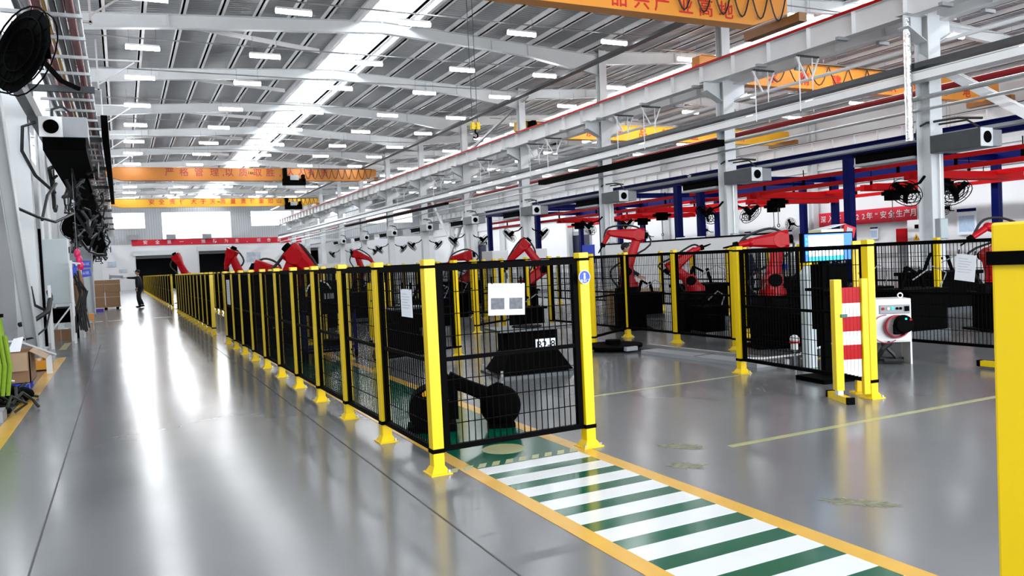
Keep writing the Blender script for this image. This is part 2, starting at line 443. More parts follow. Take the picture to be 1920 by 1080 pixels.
for k, Y in enumerate(COLY):
    if k >= 1:
        pc.put('grey steel H column between the two halls, %s from the camera' % nth(k - 1), 'column', (XM, Y, 0), 0, 'columns between the halls')
    if k >= 1 and k < 12:
        pc.put('grey steel H column along the left side of the aisle, %s from the camera' % nth(k - 1), 'column', (XL, Y, 0), 0, 'columns beside the aisle')
    if k >= 3:
        pc.put('pale steel column against the right hand wall, %s from the camera' % nth(k - 3), 'column', (37.55, Y, 0), 0, 'columns on the right hand wall')
# braces
def brace(label, a, b, wdt=.2, t=.16, m=STEEL):
    o = part('diagonal_brace', MB().hbeam(a, b, wdt, t, .015, up=(1, 0, 0)), m); return tag(o, label, 'brace')
brace('broad diagonal brace leaning beside the first left column', (XL + .1, 14.4, 6.2), (XL + .1, 19.4, .05), .3, .22)
brace('white diagonal brace rising from the fence towards the top right corner', (18, Y0 + .2, 6.0), (18.1, Y0 - 6.9, .8), .2, .2, STEELW)
brace('white diagonal brace leaning up to the right onto the fifth middle column', (18, 40.5, 5.8), (18.1, 46.6, .4), .16, .16, STEELW)
brace('pale diagonal brace crossing down to the right behind the fourth column', (18, 48.0, 5.8), (18.2, 42.5, .4), .12, .12, STEELW)
brace('upper brace falling left to the girder above the seventh column', (18, 33.8, 9.3), (18, 41.5, 7.6), .12, .12)
# runway girders
def girder(label, x, red=False):
    t = thing('runway_girder', label, 'crane girder')
    m = MB().hbeam((x, 2 if x > 0 else 8, 7.2), (x, 99.5, 7.2), .34, .62, .02)
    part('beam', m, STEELW, t)
    me = MB().box(-.15, .15, 0, .015, 6.9, 7.5).mesh('stiffener_plate', STEELW)
    for k in range(64):
        y = 2.5 + 1.5 * k
        if x > 0 or y > 8: link('stiffener_plate', me, t).location = (x, y, 0)
    part('rail', MB().box(x - .05, x + .05, 2 if x > 0 else 8, 99.5, 7.5, 7.58), STEELD, t)
    if red:
        s = -1 if red == 'l' else 1
        part('conductor_rail', MB().box(x + s * .19, x + s * .23, 2, 99.5, 7.46, 7.53), REDK, t)
        me = MB().box(min(s*.02, s*.42), max(s*.02, s*.42), 0, .1, 6.8, 6.88).mesh('clamp', GREY)
        for k in range(33): link('clamp', me, t).location = (x, 6 + 2.9 * k, 0)
girder('long white crane girder with red rail on the main hall side of the columns', 17.45, 'l')
girder('crane girder on the far side of the middle columns, facing the right hall', 18.55, 'r')
girder('crane girder high on the left side above the pipe rack', -1.2)
girder('broad white crane girder running along the right hand wall', 37.0)

# ------------------------------------------------------------------ right wall mouldings
for i, (z0, z1) in enumerate(((4.9, 5.5), (5.9, 6.15))):
    struct('trim_%d' % (i + 1), MB().box(37.8, 37.95, -5, 99.8, z0, z1), STEELW)

# ------------------------------------------------------------------ travelling cranes
def crane(label, Y, xa, xb, zb, h, m, txt, size, ztxt, lm, depth=0.45, trolley=None, loops=None, cap=None, hook=True):
    t = thing('travelling_crane', label, 'crane')
    b = MB(); zt = zb + h; c0 = 1.3
    pr = [(xa, zb + h * .45), (xa + c0, zb), (xb - c0, zb), (xb, zb + h * .45), (xb, zt), (xa, zt)]
    b.prism(pr, 'y', Y, Y + depth)
    b.box(xa + .1, xb - .1, Y - .04, Y + depth + .04, zt, zt + .03)
    part('girder', b, m, t, bevel=.01)
    for xx in (xa + .05, xb - .4):
        part('end_carriage', MB().box(xx, xx + .3, Y - .8, Y + depth + .9, zb - .02, zb + .22), mat('brown_carriage_paint', (.28, .12, .03), .5, noise=.2), t)
    for ch, sp in (txt,):
        letters(ch, size, lm, sp, lambda x_: front_y(x_, Y - .012, ztxt), t)
    if cap:
        letters([cap[0]], cap[2], BLK, [cap[1]], lambda x_: front_y(x_, Y - .02, ztxt), t, name='capacity_lettering')
    if loops:
        la, lb, n = loops
        lp = MB(); step = (lb - la) / n
        for k in range(n):
            xs = la + k * step
            lp.tube([(xs + step * q / 8, Y - .12, zt - .02 - h * .82 * math.sin(math.pi * q / 8)) for q in range(9)], .022, 5)
        lp.box(la, lb, Y - .14, Y - .1, zt, zt + .04)
        part('festoon_cable', lp, RUBBER, t)
    if trolley is not None:
        tr = MB().box(trolley - .8, trolley + .8, Y - .5, Y - .1, zb - .35, zb + .1).box(trolley - .75, trolley - .5, Y - .55, Y - .1, zb - .2, zt)
        tr.cyl((trolley - .5, Y - .3, zb + .15), (trolley + .3, Y - .3, zb + .15), .18).box(trolley + .55, trolley + .75, Y - .5, Y - .1, zb - .1, zb + .4)
        part('hoist_trolley', tr, BLKM, t)
        part('trolley_box', MB().box(trolley - .3, trolley + .3, Y - .56, Y - .5, zb, zb + .35), GREY, t)
    return t
crane('nearest orange travelling crane crossing the top of the picture', 16.9, -.6, 17.55, 7.72, .95, ORANGE,
      (list('打造科技产品兴产业高地')[4:], [8.4, 9.6, 11.75, 12.45, 13.1, 13.88, 14.56, 15.27][1:]), .52, 8.0, LETR, loops=(13.4, 17.4, 6))
crane('dark orange travelling crane with red slogan, nearer of the two far cranes', 58.2, -.9, 17.7, 7.88, .85, ORANGED,
      (list('严格管理,以质取胜,人人有责'), [3.32, 4.22, 5.17, 6.17, 6.75, 7.15, 8.08, 9.05, 9.93, 10.6, 11.35, 12.1, 12.84, 13.78]), .6, 8.42, LETD,
      trolley=11.5, loops=(12.3, 17.3, 10), cap=('16t', 8.58, .3))
crane('amber yellow travelling crane with red slogan, farthest down the hall', 77.8, -.9, 17.7, 7.62, .72, AMBER,
      (list('安全责任大于天质量责任重如山'), [2.79, 3.62, 4.51, 5.36, 6.31, 7.13, 7.96, 8.84, 9.74, 10.65, 11.51, 12.29, 13.13, 13.92]), .5, 8.08, LETR,
      trolley=15.2, loops=(14.4, 17.6, 8), cap=('16t', 8.45, .22))
crane('orange travelling crane of the right hall, nearer one', 23.2, 19.6, 37.4, 7.75, .95, ORANGE,
      (list('精益求精建设铁军高地'), [19.6, 21.6, 23.2, 24.9, 26.7, 28.4, 30.0, 31.6, 33.4, 35.0]), .55, 8.1, LETR, loops=(20.5, 29.5, 8))
crane('amber travelling crane of the right hall, farther one', 36.2, 18.6, 37.4, 7.7, .8, AMBER,
      (list('保质产品精益求精'), [21.3, 23.0, 24.8, 26.4, 28.0, 30.0, 32.0, 33.5]), .6, 8.08, LETR, trolley=19.9, loops=(18.7, 20.6, 4))
# hook blocks
def hookblock(label, x, y, z, top, s=1.0):
    t = thing('hook_block', label, 'crane hook', (x, y, z))
    part('sheave_housing', MB().box(-.2*s, -.04*s, -.12*s, .12*s, 0, .32*s).box(.04*s, .2*s, -.12*s, .12*s, 0, .32*s).cyl((-.22*s, 0, .16*s), (.22*s, 0, .16*s), .06*s), YEL, t, bevel=.01)
    hk = MB().cyl((0, 0, .02), (0, 0, -.12*s), .035*s)
    hk.torus((0, 0, -.24*s), .11*s, .035*s, 'y', 14, 6, math.pi*.5, -math.pi*.85)
    part('hook', hk, BLK, t, smooth=True)
    ro = MB()
    for dx in (-.12*s, .12*s): ro.cyl((dx, 0, .3*s), (dx, 0, top - z), .008, n=4)
    part('wire_rope', ro, STEELD, t)
hookblock('yellow hook block hanging from the nearest crane in front of the roof beams', 7.67, 17.12, 4.58, 7.74, .55)
hookblock('small yellow hook block hanging before the right hand wall', 34.0, 23.42, 5.85, 7.78, 1.0)

# ------------------------------------------------------------------ lamps
pl = Proto('strip_lamp')
pl.add('tube_light', MB().cyl((-.5, 0, -.06), (.5, 0, -.06), .075, n=10), LAMP, smooth=True)
pl.add('lamp_housing', MB().box(-.5, .5, -.07, .07, -.02, .04), WHT)
pl.add('suspension_wire', MB().cyl((-.4, 0, .04), (-.4, 0, .6), .006, n=4).cyl((.4, 0, .04), (.4, 0, .6), .006, n=4), GREY)
rows = [3.12, 3.80, 4.37, 5.08, 5.74, 6.44, 7.05, 7.72, 8.35, 9.02, 9.68, 10.35, 11.0, 11.66, 12.3]
HL = 7.40
for r, q in enumerate(rows):
    Y = q * HL
    for k, xq in enumerate((.14, .655, 1.148, 1.645, 2.133)):
        pl.put('white strip lamp, main hall, %s row from the camera, %s from the aisle' % (nth(r), nth(k)), 'lamp',
               (xq * HL, Y, 8.9), 0, 'strip lamps of the main hall')
    cb = part('lamp_cable', MB().cyl((-1.8, Y + .05, 9.15), (17.3, Y + .05, 9.15), .025, n=5), GALV)
    tag(cb, 'thin cable conduit carrying the %s row of lamps in the main hall' % nth(r), 'cable', 'lamp cables under the main roof')
rr = [12.0, 17.5] + [q * HL for q in rows[:12]]
for r, Y in enumerate(rr):
    for k, x in enumerate((20.0, 23.8, 27.6, 31.4, 35.2)):
        pl.put('white strip lamp, right hall, %s row from the camera, %s from middle columns' % (nth(r), nth(k)), 'lamp',
               (x, Y + 1.2, 8.9), 0, 'strip lamps of the right hall')
for r, Y in enumerate(rr):
    cb = part('lamp_cable', MB().cyl((18.3, Y + 1.25, 9.15), (37.5, Y + 1.25, 9.15), .022, n=5), GALV)
    tag(cb, 'thin cable conduit carrying the %s row of lamps in the right hall' % nth(r), 'cable', 'lamp cables under the right roof')

# ------------------------------------------------------------------ pipes and trays along the middle columns
def run(name, label, cat, m, box=None, cyl=None, y0=3, y1=99, sub=None):
    mb = MB()
    if box: mb.box(box[0], box[1], y0, y1, box[2], box[3])
    else: mb.cyl((cyl[0], y0, cyl[1]), (cyl[0], y1, cyl[1]), cyl[2], n=8)
    o = part(name, mb, m); return tag(o, label, cat)
run('cable_tray', 'dark grey cable tray running high along the middle columns', 'cable tray', STEELD, box=(17.4, 17.75, 5.63, 5.76))
run('cable_tray', 'pale grey cable tray just below the dark one on the middle columns', 'cable tray', STEELW, box=(17.35, 17.75, 5.32, 5.5))
run('steel_pipe', 'shiny grey pipe below the pale cable tray on the middle columns', 'pipe', GALV, cyl=(17.6, 4.93, .06))
run('steel_pipe', 'lowest thin grey pipe along the middle columns', 'pipe', GALV, cyl=(17.6, 4.64, .035))
run('steel_pipe', 'thin pale conduit lying over the pale cable tray', 'pipe', STEELW, cyl=(17.5, 5.56, .02))
run('steel_pipe', 'white pipe running just under the crane girders of the middle columns', 'pipe', STEELW, cyl=(18.5, 6.38, .05))
run('steel_pipe', 'dark red pipe running behind the middle columns', 'pipe', REDD, cyl=(20.5, 5.66, .09))
run('power_rail', 'long black enclosed power rail on the middle columns', 'power rail', BLKM, box=(17.1, 17.45, 4.78, 4.98), y0=19.6, y1=31.5)
run('power_rail', 'black enclosed power rail farther down the middle columns', 'power rail', BLKM, box=(17.1, 17.35, 4.86, 4.98), y0=43, y1=66)
run('cable_tray', 'grey cable tray above the fans on the middle columns', 'cable tray', GREY, box=(18.3, 18.6, 4.02, 4.1))
run('cable_tray', 'dark cable ladder under the roof edge of the main hall', 'cable tray', STEELD, box=(16.5, 16.8, 8.80, 8.9), y0=19)
# hangers under the girder
ph = Proto('pipe_hanger')
ph.add('cross_bar', MB().box(-.5, .35, -.03, .03, 0, .05), STEELD)
ph.add('rod', MB().cyl((-.4, 0, 0), (-.4, 0, -1.5), .018, n=5).cyl((.1, 0, 0), (.1, 0, -1.5), .018, n=5), STEELW)
ph.add('strut', MB().bar((.35, 0, 0), (.05, 0, -.6), .04, .04).bar((-.5, 0, 0), (-.12, 0, -.6), .04, .04), STEELW)
for k, y in enumerate((16.2, 17.9, 23.5, 25.2, 30.7, 32.4, 38, 45, 52)):
    ph.put('trapeze hanger holding the trays under the crane girder, %s from the camera' % nth(k), 'pipe hanger', (17.6, y, 6.74), 0, 'tray hangers')
# foil-wrapped riser pipe
o = part('riser_pipe', MB().cyl((17.3, 12.92, 3.9), (17.3, 12.92, 6.85), .09, n=10), CHROME, smooth=True); tag(o, 'shiny foil wrapped vertical pipe beside the first middle column', 'pipe')

# fan units and fans on columns
pu = Proto('fan_coil_unit')
pu.add('casing', MB().box(-.42, 0, -1.55, -.3, -.22, .2), STEELD, bevel=.01)
pu.add('louvre_box', MB().box(0, .45, -1.5, -.3, -.2, .18), GREY, bevel=.01)
pu.add('front_plate', MB().box(-.42, 0, -1.57, -1.55, -.22, .2), STEEL)
pu.add('fan_opening', MB().cyl((-.21, -1.575, -.01), (-.21, -1.59, -.01), .135, n=20), BLKM)
pu.add('slot_diffuser', MB().box(-.25, .2, .28, 2.0, -.18, .02).box(-.3, .25, .28, 2.05, .02, .07), BLKM)
pu.add('grey_duct', MB().box(-.28, .23, .26, 2.03, -.26, -.19), GREY)
hs = MB()
hs.tube([(-.1, .3, .2), (-.1, .25, .5), (-.1, 0, .58), (-.1, -.8, .56), (-.1, -1.4, .45)], .03, 6)
hs.tube([(.1, .3, .2), (.1, .22, .46), (.1, -.1, .52), (.1, -.9, .5), (.1, -1.3, .2)], .025, 6)
pu.add('cable_hose', hs, RUBBER, smooth=True)
pf = Proto('wall_fan')
def fan_parts(p, R_=.38):
    g = MB()
    for rr_ in (R_, R_ * .75, R_ * .5): g.torus((0, 0, 0), rr_, .012, 'y', 20, 5); g.torus((0, .12, 0), rr_ * .97, .01, 'y', 20, 5)
    for k in range(12):
        a = k * math.pi / 6; g.cyl((R_*.12*math.cos(a), 0, R_*.12*math.sin(a)), (R_*math.cos(a), .02, R_*math.sin(a)), .006, n=4)
    p.add('guard', g, BLK)
    p.add('motor', MB().cyl((0, .02, 0), (0, .32, 0), .1, .08, n=14), BLK, smooth=True)
    b = MB()
    for k in range(3):
        a = k * 2 * math.pi / 3
        M = Matrix.Rotation(a, 4, 'Y') @ Matrix.Translation((R_ * .5, .06, 0)) @ Matrix.Rotation(.4, 4, 'X')
        b.box(-R_ * .42, R_ * .42, -.008, .008, -R_ * .2, R_ * .2, M)
    p.add('blade', b, BLK)
    p.add('bracket', MB().bar((0, .3, 0), (0, .6, -.15), .05, .05).bar((0, .6, -.15), (0, .85, -.15), .05, .05), BLK)
fan_parts(pf)
for k, Y in enumerate(COLY[1:10]):
    pu.put('grey fan unit with black slot duct on the %s column between the halls' % nth(k), 'fan unit', (XM, Y, 3.78), 0, 'fan units on the middle columns')
    for sx, nm in ((-1, 'aisle'), (1, 'far')):
        f = pf.put('black round fan on the %s side of the %s middle column' % (nm, nth(k)), 'fan', (XM + sx * .97, Y, 2.62), 0, 'fans on the middle columns')
        f.rotation_euler = (.7, 0, sx * math.pi / 2)
# clamp-on boxes on columns
pb = Proto('switch_box')
pb.add('housing', MB().box(-.15, .15, -.12, .0, -.25, .25), GREY, bevel=.008)
pb.add('door', MB().box(-.13, .13, -.13, -.12, -.23, .23), CABG)
pb.add('conduit', MB().cyl((0, -.05, .25), (0, -.05, 2.2), .02, n=6), GALV)
for k, Y in enumerate(COLY[1:6]):
    pb.put('small grey switch box with conduit on the %s middle column' % nth(k), 'switch box', (XM, Y - .2, 1.75), 0, 'switch boxes on the middle columns')

# ------------------------------------------------------------------ navy frames with red crane rails
def navy_frame(label, xa, xb, ys, z=4.72):
    t = thing('gantry_frame', label, 'steel frame')
    for x in (xa, xb):
        for y in ys: part('post', MB().box(x - .15, x + .15, y - .15, y + .15, 0, z), BLUE, t)
        m = MB().hbeam((x, ys[0] - .8, z + .24), (x, ys[-1] + .6, z + .24), .24, .48, .04); part('long_beam', m, BLUE, t)
    for y in ys: part('cross_beam', MB().hbeam((xa, y, z + .16), (xb, y, z + .16), .2, .28, .03), BLUE, t)
    return t
navy_frame('navy blue gantry frame in the right hall nearest the camera', 25, 34, [12.7, 21.3, 29.9])
navy_frame('navy blue gantry frame behind the nearest one in the right hall', 25, 33.5, [31.6, 38.5, 46.4])
navy_frame('farthest small navy blue gantry frame of the right hall', 25, 33, [48.5, 54])
def red_rails(label, xs, y0, y1, z=4.15):
    t = thing('crane_rail_set', label, 'crane rail')
    for x in xs:
        part('upper_rail', MB().box(x - .05, x + .05, y0, y1, z + .02, z + .17), REDK, t)
        part('lower_rail', MB().box(x - .06, x + .06, y0, y1, z - .36, z - .2), REDK, t)
        n = int((y1 - y0) / 2.2)
        lm = MB().box(-.03, .03, -.05, .05, -.2, .02).mesh('spacer', BLK); hm = MB().cyl((0, 0, .14), (0, 0, .43), .02, n=5).mesh('hanger_rod', BLK)
        for k in range(n):
            link('spacer', lm, t).location = (x, y0 + 1 + 2.2 * k, z); link('hanger_rod', hm, t).location = (x, y0 + 1 + 2.2 * k, z)
    return t
red_rails('three red crane rails slung under the nearest navy frame', [25.3, 29.3, 33.6], 11.8, 31)
red_rails('three red crane rails slung under the second navy frame', [25.3, 29.0, 33.0], 32, 47.3)
red_rails('two red crane rails slung under the farthest navy frame', [25.4, 32.4], 48.6, 55)
def bridge(label, x0, x1, y, z=3.78):
    t = thing('bridge_beam', label, 'bridge beam')
    part('beam', MB().box(x0, x1, y - .1, y + .1, z - .13, z + .13), REDK, t)
    part('beam', MB().box(x0, x1, y + .5, y + .7, z - .13, z + .13), REDK, t)
    part('hoist', MB().box(x0 + 1.2, x0 + 1.7, y + .1, y + .5, z - .55, z - .1).box(x0 + .9, x0 + 1.95, y + .15, y + .4, z - .35, z - .2), BLKM, t)
    part('lift_chain', MB().cyl((x0 + 1.45, y + .3, z - .5), (x0 + 1.45, y + .3, z - 1.25), .02, n=5), STEELD, t)
    part('chain_hook', MB().torus((x0 + 1.45, y + .3, z - 1.33), .07, .02, 'y', 10, 5), STEELD, t)
for k, (x0, x1, y) in enumerate(((25.2, 30.9, 18.4), (28, 33.7, 22.6), (25.2, 30.9, 26.3), (28, 33.6, 29.4), (25.2, 30.5, 34.8), (27.8, 33.1, 40.2), (25.2, 30.5, 43.5))):
    bridge('red twin beam with black chain hoist below the navy frames, %s from the camera' % nth(k), x0, x1, y)

# ------------------------------------------------------------------ right wall furnishings
XW = 37.8
t = thing('slogan_banner', 'red cloth banner with white slogan on the right hand wall', 'banner')
part('cloth', MB().box(XW - .03, XW, 26.6, 34.6, 2.55, 3.35), BANN, t)
ys = [34.1, 33.55, 33.0, 32.4, 32.15, 31.9, 31.65, 31.25, 30.85, 30.4, 29.95, 29.45, 28.95, 28.5, 28.1, 27.6, 27.1]
letters(list('深入开展2022年“安全生产月”活动'), .42, LETW, ys, lambda y: front_x(XW - .045, y, 2.95), t)
pp = Proto('wall_poster')
pp.add('sheet', MB().box(-.02, 0, -.5, .5, -.65, .65), PAPER)
pp.add('header_strip', MB().box(-.03, -.02, -.5, .5, .5, .65), BLUE)
pp.add('text_block', MB().box(-.03, -.02, -.4, .4, -.5, .3), mat('pale_blue_print', (.45, .58, .75), .7, noise=.3, nscale=18))
for k, (y, z, s) in enumerate(((25.2, 2.3, 1.0), (30.6, 2.0, .5), (36.9, 2.1, .6), (40.5, 2.2, .6), (21.6, 2.3, .9), (47.5, 2.1, .8), (57, 2.2, .8))):
    pp.put('white notice with blue header on the right hand wall, number %s along it from the fourth to the far end' % nth(k) if 0 else 'white notice board with blue header on the right wall, %s' % ('beside the corner brace', 'small, under the banner', 'small, left of the banner', 'small, second left of banner', 'behind the yellow post', 'between the blue posts', 'far down the wall')[k], 'poster', (XW, y, z), 0, 'notices on the right hand wall', scale=(1, s, s))
t = thing('electrical_cabinet', 'white electrical cabinet with yellow warning triangle near the right wall', 'cabinet', (37.2, 27.3, 0))
part('body', MB().box(-.3, .5, -.55, .55, .1, 2.55), WHT, t, bevel=.01)
part('door', MB().box(-.33, -.3, -.5, .5, .15, 1.9), WHT, t)
part('warning_plate', MB().box(-.345, -.33, -.28, .28, 1.4, 1.95), PAPER, t)
part('warning_triangle', MB().prism([(-.2, 1.48), (.2, 1.48), (0, 1.84)], 'x', -.355, -.345), AMBER, t)
part('warning_bolt', MB().prism([(-.03, 1.52), (.05, 1.62), (0, 1.64), (.03, 1.75), (-.05, 1.64), (0, 1.62)], 'x', -.36, -.355), BLK, t)
part('vent', MB().box(-.34, -.3, -.1, .1, 2.1, 2.3), BLK, t)
t = thing('fire_hose_cabinet', 'dark red cabinet beside the electrical cabinet on the right wall', 'cabinet', (37.6, 28.6, 0))
part('body', MB().box(-.2, .2, -.32, .32, 1.3, 2.15), RED, t, bevel=.01); part('door', MB().box(-.22, -.2, -.28, .28, 1.34, 2.1), RED, t)
part('stand', MB().box(-.15, .15, -.25, .25, 0, 1.3), GREY, t)
for k, (y, z) in enumerate(((36.0, 2.85), (25.9, 3.05), (44, 2.9), (51, 2.9))):
    f = pf.put('black fan on the right hand wall, %s' % ('left of the red banner', 'right of the red banner', 'behind the second navy frame', 'farthest down the wall')[k], 'fan', (37.0, y, z), -math.pi / 2, 'fans on the right wall')
    f.rotation_euler = (0, 0, -math.pi / 2)
# dark doorways in the right wall
for k, (y0, y1, h) in enumerate(((83, 87, 3.3), (60.5, 64, 3.4))):
    w = bpy.data.objects.new('door_%d' % (k + 1), None); C.objects.link(w); w['kind'] = 'structure'
    part('door_leaf', MB().box(37.9, 37.93, y0, y1, 0, h), mat('dark_navy_door', (.005, .008, .03), .4, noise=.1), w)
    part('door_frame', MB().box(37.82, 37.94, y0 - .15, y0, 0, h + .3).box(37.82, 37.94, y1, y1 + .15, 0, h + .3).box(37.82, 37.94, y0 - .15, y1 + .15, h, h + .35), GREY, w)

# ------------------------------------------------------------------ end wall furnishings
dark = mat('room_shade_near_black', (.012, .013, .018), .8, noise=.1)  # darkness of the rooms beyond is put into this near-black colour
for i, (a, b, h) in enumerate(doors):
    w = bpy.data.objects.new('door_%d' % (i + 3), None); C.objects.link(w); w['kind'] = 'structure'
    part('room_beyond', MB().box(a - .5, a - .4, YE + .3, YE + 6, 0, 4.6).box(b + .4, b + .5, YE + .3, YE + 6, 0, 4.6).box(a - .5, b + .5, YE + 6, YE + 6.1, 0, 4.6)
         .box(a - .5, b + .5, YE + .3, YE + 6, 4.5, 4.6).box(a - .5, b + .5, YE + .3, YE + 6, -.1, 0), dark, w)
    part('shutter_box', MB().box(a - .2, b + .2, YE - .35, YE, h, h + .55), STEEL, w)
    part('door_frame', MB().box(a - .15, a, YE - .06, YE + .3, 0, h).box(b, b + .15, YE - .06, YE + .3, 0, h), STEEL, w)
    part('rolled_shutter', MB().box(a, b, YE + .1, YE + .14, h - .35, h), STEELD, w)
t = thing('slogan_banner', 'long red banner with white slogan across the end wall', 'banner')
part('cloth', MB().add([(1.25, YE-.05, 5.0), (20.3, YE-.05, 4.82), (20.3, YE-.05, 5.52), (1.25, YE-.05, 5.68), (1.25, YE-.02, 5.0), (20.3, YE-.02, 4.82), (20.3, YE-.02, 5.52), (1.25, YE-.02, 5.68)],
     [(0,1,2,3),(7,6,5,4),(0,4,5,1),(2,6,7,3),(1,5,6,2),(3,7,4,0)]), BANN, t)
xs = [2.66, 3.94, 5.18, 6.5, 7.6, 8.88, 10.19, 11.45, 12.66, 13.83, 15.19, 16.38, 17.59, 18.87]
letters(list('安全第一,预防为主,综合治理'), .48, LETW, xs, lambda x_: front_y(x_, YE - .07, 5.34 - (x_ - 1.25) * .009), t)
for k, (x, z) in enumerate(((1.5, 5.88), (5.4, 5.84), (9.3, 5.8))):
    tag(part('air_conditioner', MB().box(x - .5, x + .5, YE - .5, YE, z - .2, z + .35), GREY), 'grey box unit standing on the banner edge, %s from the aisle side' % nth(k), 'air conditioner', 'boxes above the banner')
for k, (x, z, w_, h_) in enumerate(((-2.2, 3.0, .6, 1.0), (-.9, 3.0, .9, .6), (.2, 2.2, .8, .4), (14.5, 3.2, 1.6, 1.2))):
    o = part('notice_board', MB().box(x - w_/2, x + w_/2, YE - .07, YE - .01, z - h_/2, z + h_/2), mat('faded_notice', (.5, .55, .62), .6, noise=.4, nscale=3))
    tag(o, 'small framed notice on the white end wall, %s' % ('behind the box stacks', 'above the stacked boxes', 'left of the first shutter', 'between the second and third shutter')[k], 'notice board')
# ------------------------------------------------------------------ floor markings
t = thing('painted_walkway', 'green and white striped walkway with yellow borders on the floor', 'floor marking')
part('green_ground', MB().box(2.21, 3.06, -.5, 15.0, .0005, .002), GREEN, t)
sm = MB().box(2.21, 3.06, -.175, 0, .002, .0032).mesh('white_stripe', FWHITE)
for k in range(18): link('white_stripe', sm, t).location = (0, 5.18 - .312 * k, 0)
part('yellow_border', MB().box(2.10, 2.21, -.5, 15, .0005, .003), FYEL, t)
part('yellow_border', MB().box(3.06, 3.18, -.5, 15, .0005, .003), FYEL, t)
part('round_emblem', MB().cyl((2.63, 5.62, .002), (2.63, 5.62, .003), .17, n=24), FPALE, t)
hz = MB().prism([(0, 0), (.06, 0), (.12, .1), (.06, .1)], 'z', .0032, .004).mesh('hazard_dash', FPALE)
for k in range(10): link('hazard_dash', hz, t).location = (2.0 + .11 * k, 5.2, 0)
for nm, x0, y0, y1 in (('floor_seam', 1.60, 2, 40), ('floor_seam', -.52, 2, 20)):
    struct(nm, MB().box(x0, x0 + .012, y0, y1, .0004, .001), STEELD)
def mark(label, poly, m):
    return tag(part('floor_line', MB().prism(poly, 'z', .0006, .002), m), label, 'floor marking')
mark('worn yellow line running diagonally towards the right hand post', [(4.06, 4.66), (4.06, 4.60), (9.5, 4.56), (9.5, 4.62)], FPALE)
mark('thin worn line between the gate and the right hand cell', [(4.2, 7.15), (4.2, 7.11), (6.5, 7.15), (6.5, 7.19)], FPALE)
mark('orange yellow border line on the floor by the left clutter', [(-1.24, 2), (-1.08, 2), (-1.05, 17.6), (-1.21, 17.6)], FYEL)
mark('short pale yellow line on the floor beside the cabinet stand', [(-1.3, 19.5), (-1.16, 19.5), (-1.16, 21.5), (-1.3, 21.5)], FPALE)
dm = MB().box(-.28, .28, -.2, .2, .0006, .002)
t = thing('dashed_line', 'white dashed line across the aisle floor', 'floor marking')
dme = dm.mesh('dash', FWHITE)
for k in range(5): link('dash', dme, t).location = (-.95 + .72 * k, 30.9, 0)
wp = mat('worn_bare_concrete', (.22, .22, .15), .5, noise=.9, nscale=26)
def blob(cx, cy, rx, ry, seed, rot=0.0):
    rnd = random.Random(seed); n = 60; P = []
    for i in range(n):
        a = 2 * math.pi * i / n; q = rnd.uniform(.45, 1.05)
        x, y = rx * q * math.cos(a), ry * q * math.sin(a)
        P.append((cx + x * math.cos(rot) - y * math.sin(rot), cy + x * math.sin(rot) + y * math.cos(rot)))
    return MB().prism(P, 'z', .0006, .0018)
for k, (x, y, rx, ry) in enumerate(((3.78, 4.85, .2, .1), (3.46, 4.38, .15, .1), (3.74, 3.18, .22, .085))):
    tag(part('worn_patch', blob(x, y, rx, ry, 3 + k, -.9), wp), 'worn speckled patch of bare floor, %s' % ('beside the gate post foot', 'next to the yellow border', 'largest, right of the striped walkway')[k], 'floor patch')

# ------------------------------------------------------------------ safety fence
pp1 = Proto('fence_post')
pp1.add('tube', MB().box(-.042, .042, -.042, .042, .03, 1.525), YEL, bevel=.004)
ft = MB()
ft.add([(-.043,-.043,.055),(.043,-.043,.055),(.043,.043,.055),(-.043,.043,.055),(-.075,-.07,.008),(.075,-.07,.008),(.075,.07,.008),(-.075,.07,.008)],
       [(0,1,2,3),(0,4,5,1),(1,5,6,2),(2,6,7,3),(3,7,4,0),(7,6,5,4)])
ft.box(-.09, .09, -.08, .08, 0, .01)
pp1.add('foot', ft, YEL)
cl = MB().box(-.047, .047, -.047, .047, .15, .18).box(-.047, .047, -.047, .047, 1.463, 1.483)
pp1.add('clamp_band', cl, BLK)
bl = MB()
for sx in (-1, 1): bl.cyl((sx * .07, -.06, .01), (sx * .07, -.06, .03), .012, n=6)
pp1.add('anchor_bolt', bl, GALV)
PANELS = {}
def panel_proto(L):
    key = round(L, 2)
    if key in PANELS: return PANELS[key]
    p = Proto('wire_fence'); a, b = .055, L - .055
    f = MB()
    f.box(a - .005, a + .04, -.018, .018, .15, 1.483); f.box(b - .04, b + .005, -.018, .018, .15, 1.483)
    f.box(a, b, -.018, .018, 1.438, 1.483); f.box(a, b, -.018, .018, .15, .188)
    p.add('frame', f, BLK)
    p.add('middle_rail', MB().box(a, b, -.012, .012, .79, .82), BLK)
    w = MB(); n = max(2, int(round((b - a) / .05)))
    for i in range(1, n):
        x = a + (b - a) * i / n; w.box(x - .003, x + .003, -.003, .003, .16, 1.45)
    for z in [.18 + .158 * i for i in range(1, 8)]: w.box(a, b, -.007, -.001, z - .003, z + .003)
    p.add('wire_mesh', w, BLK)
    PANELS[key] = p; return p
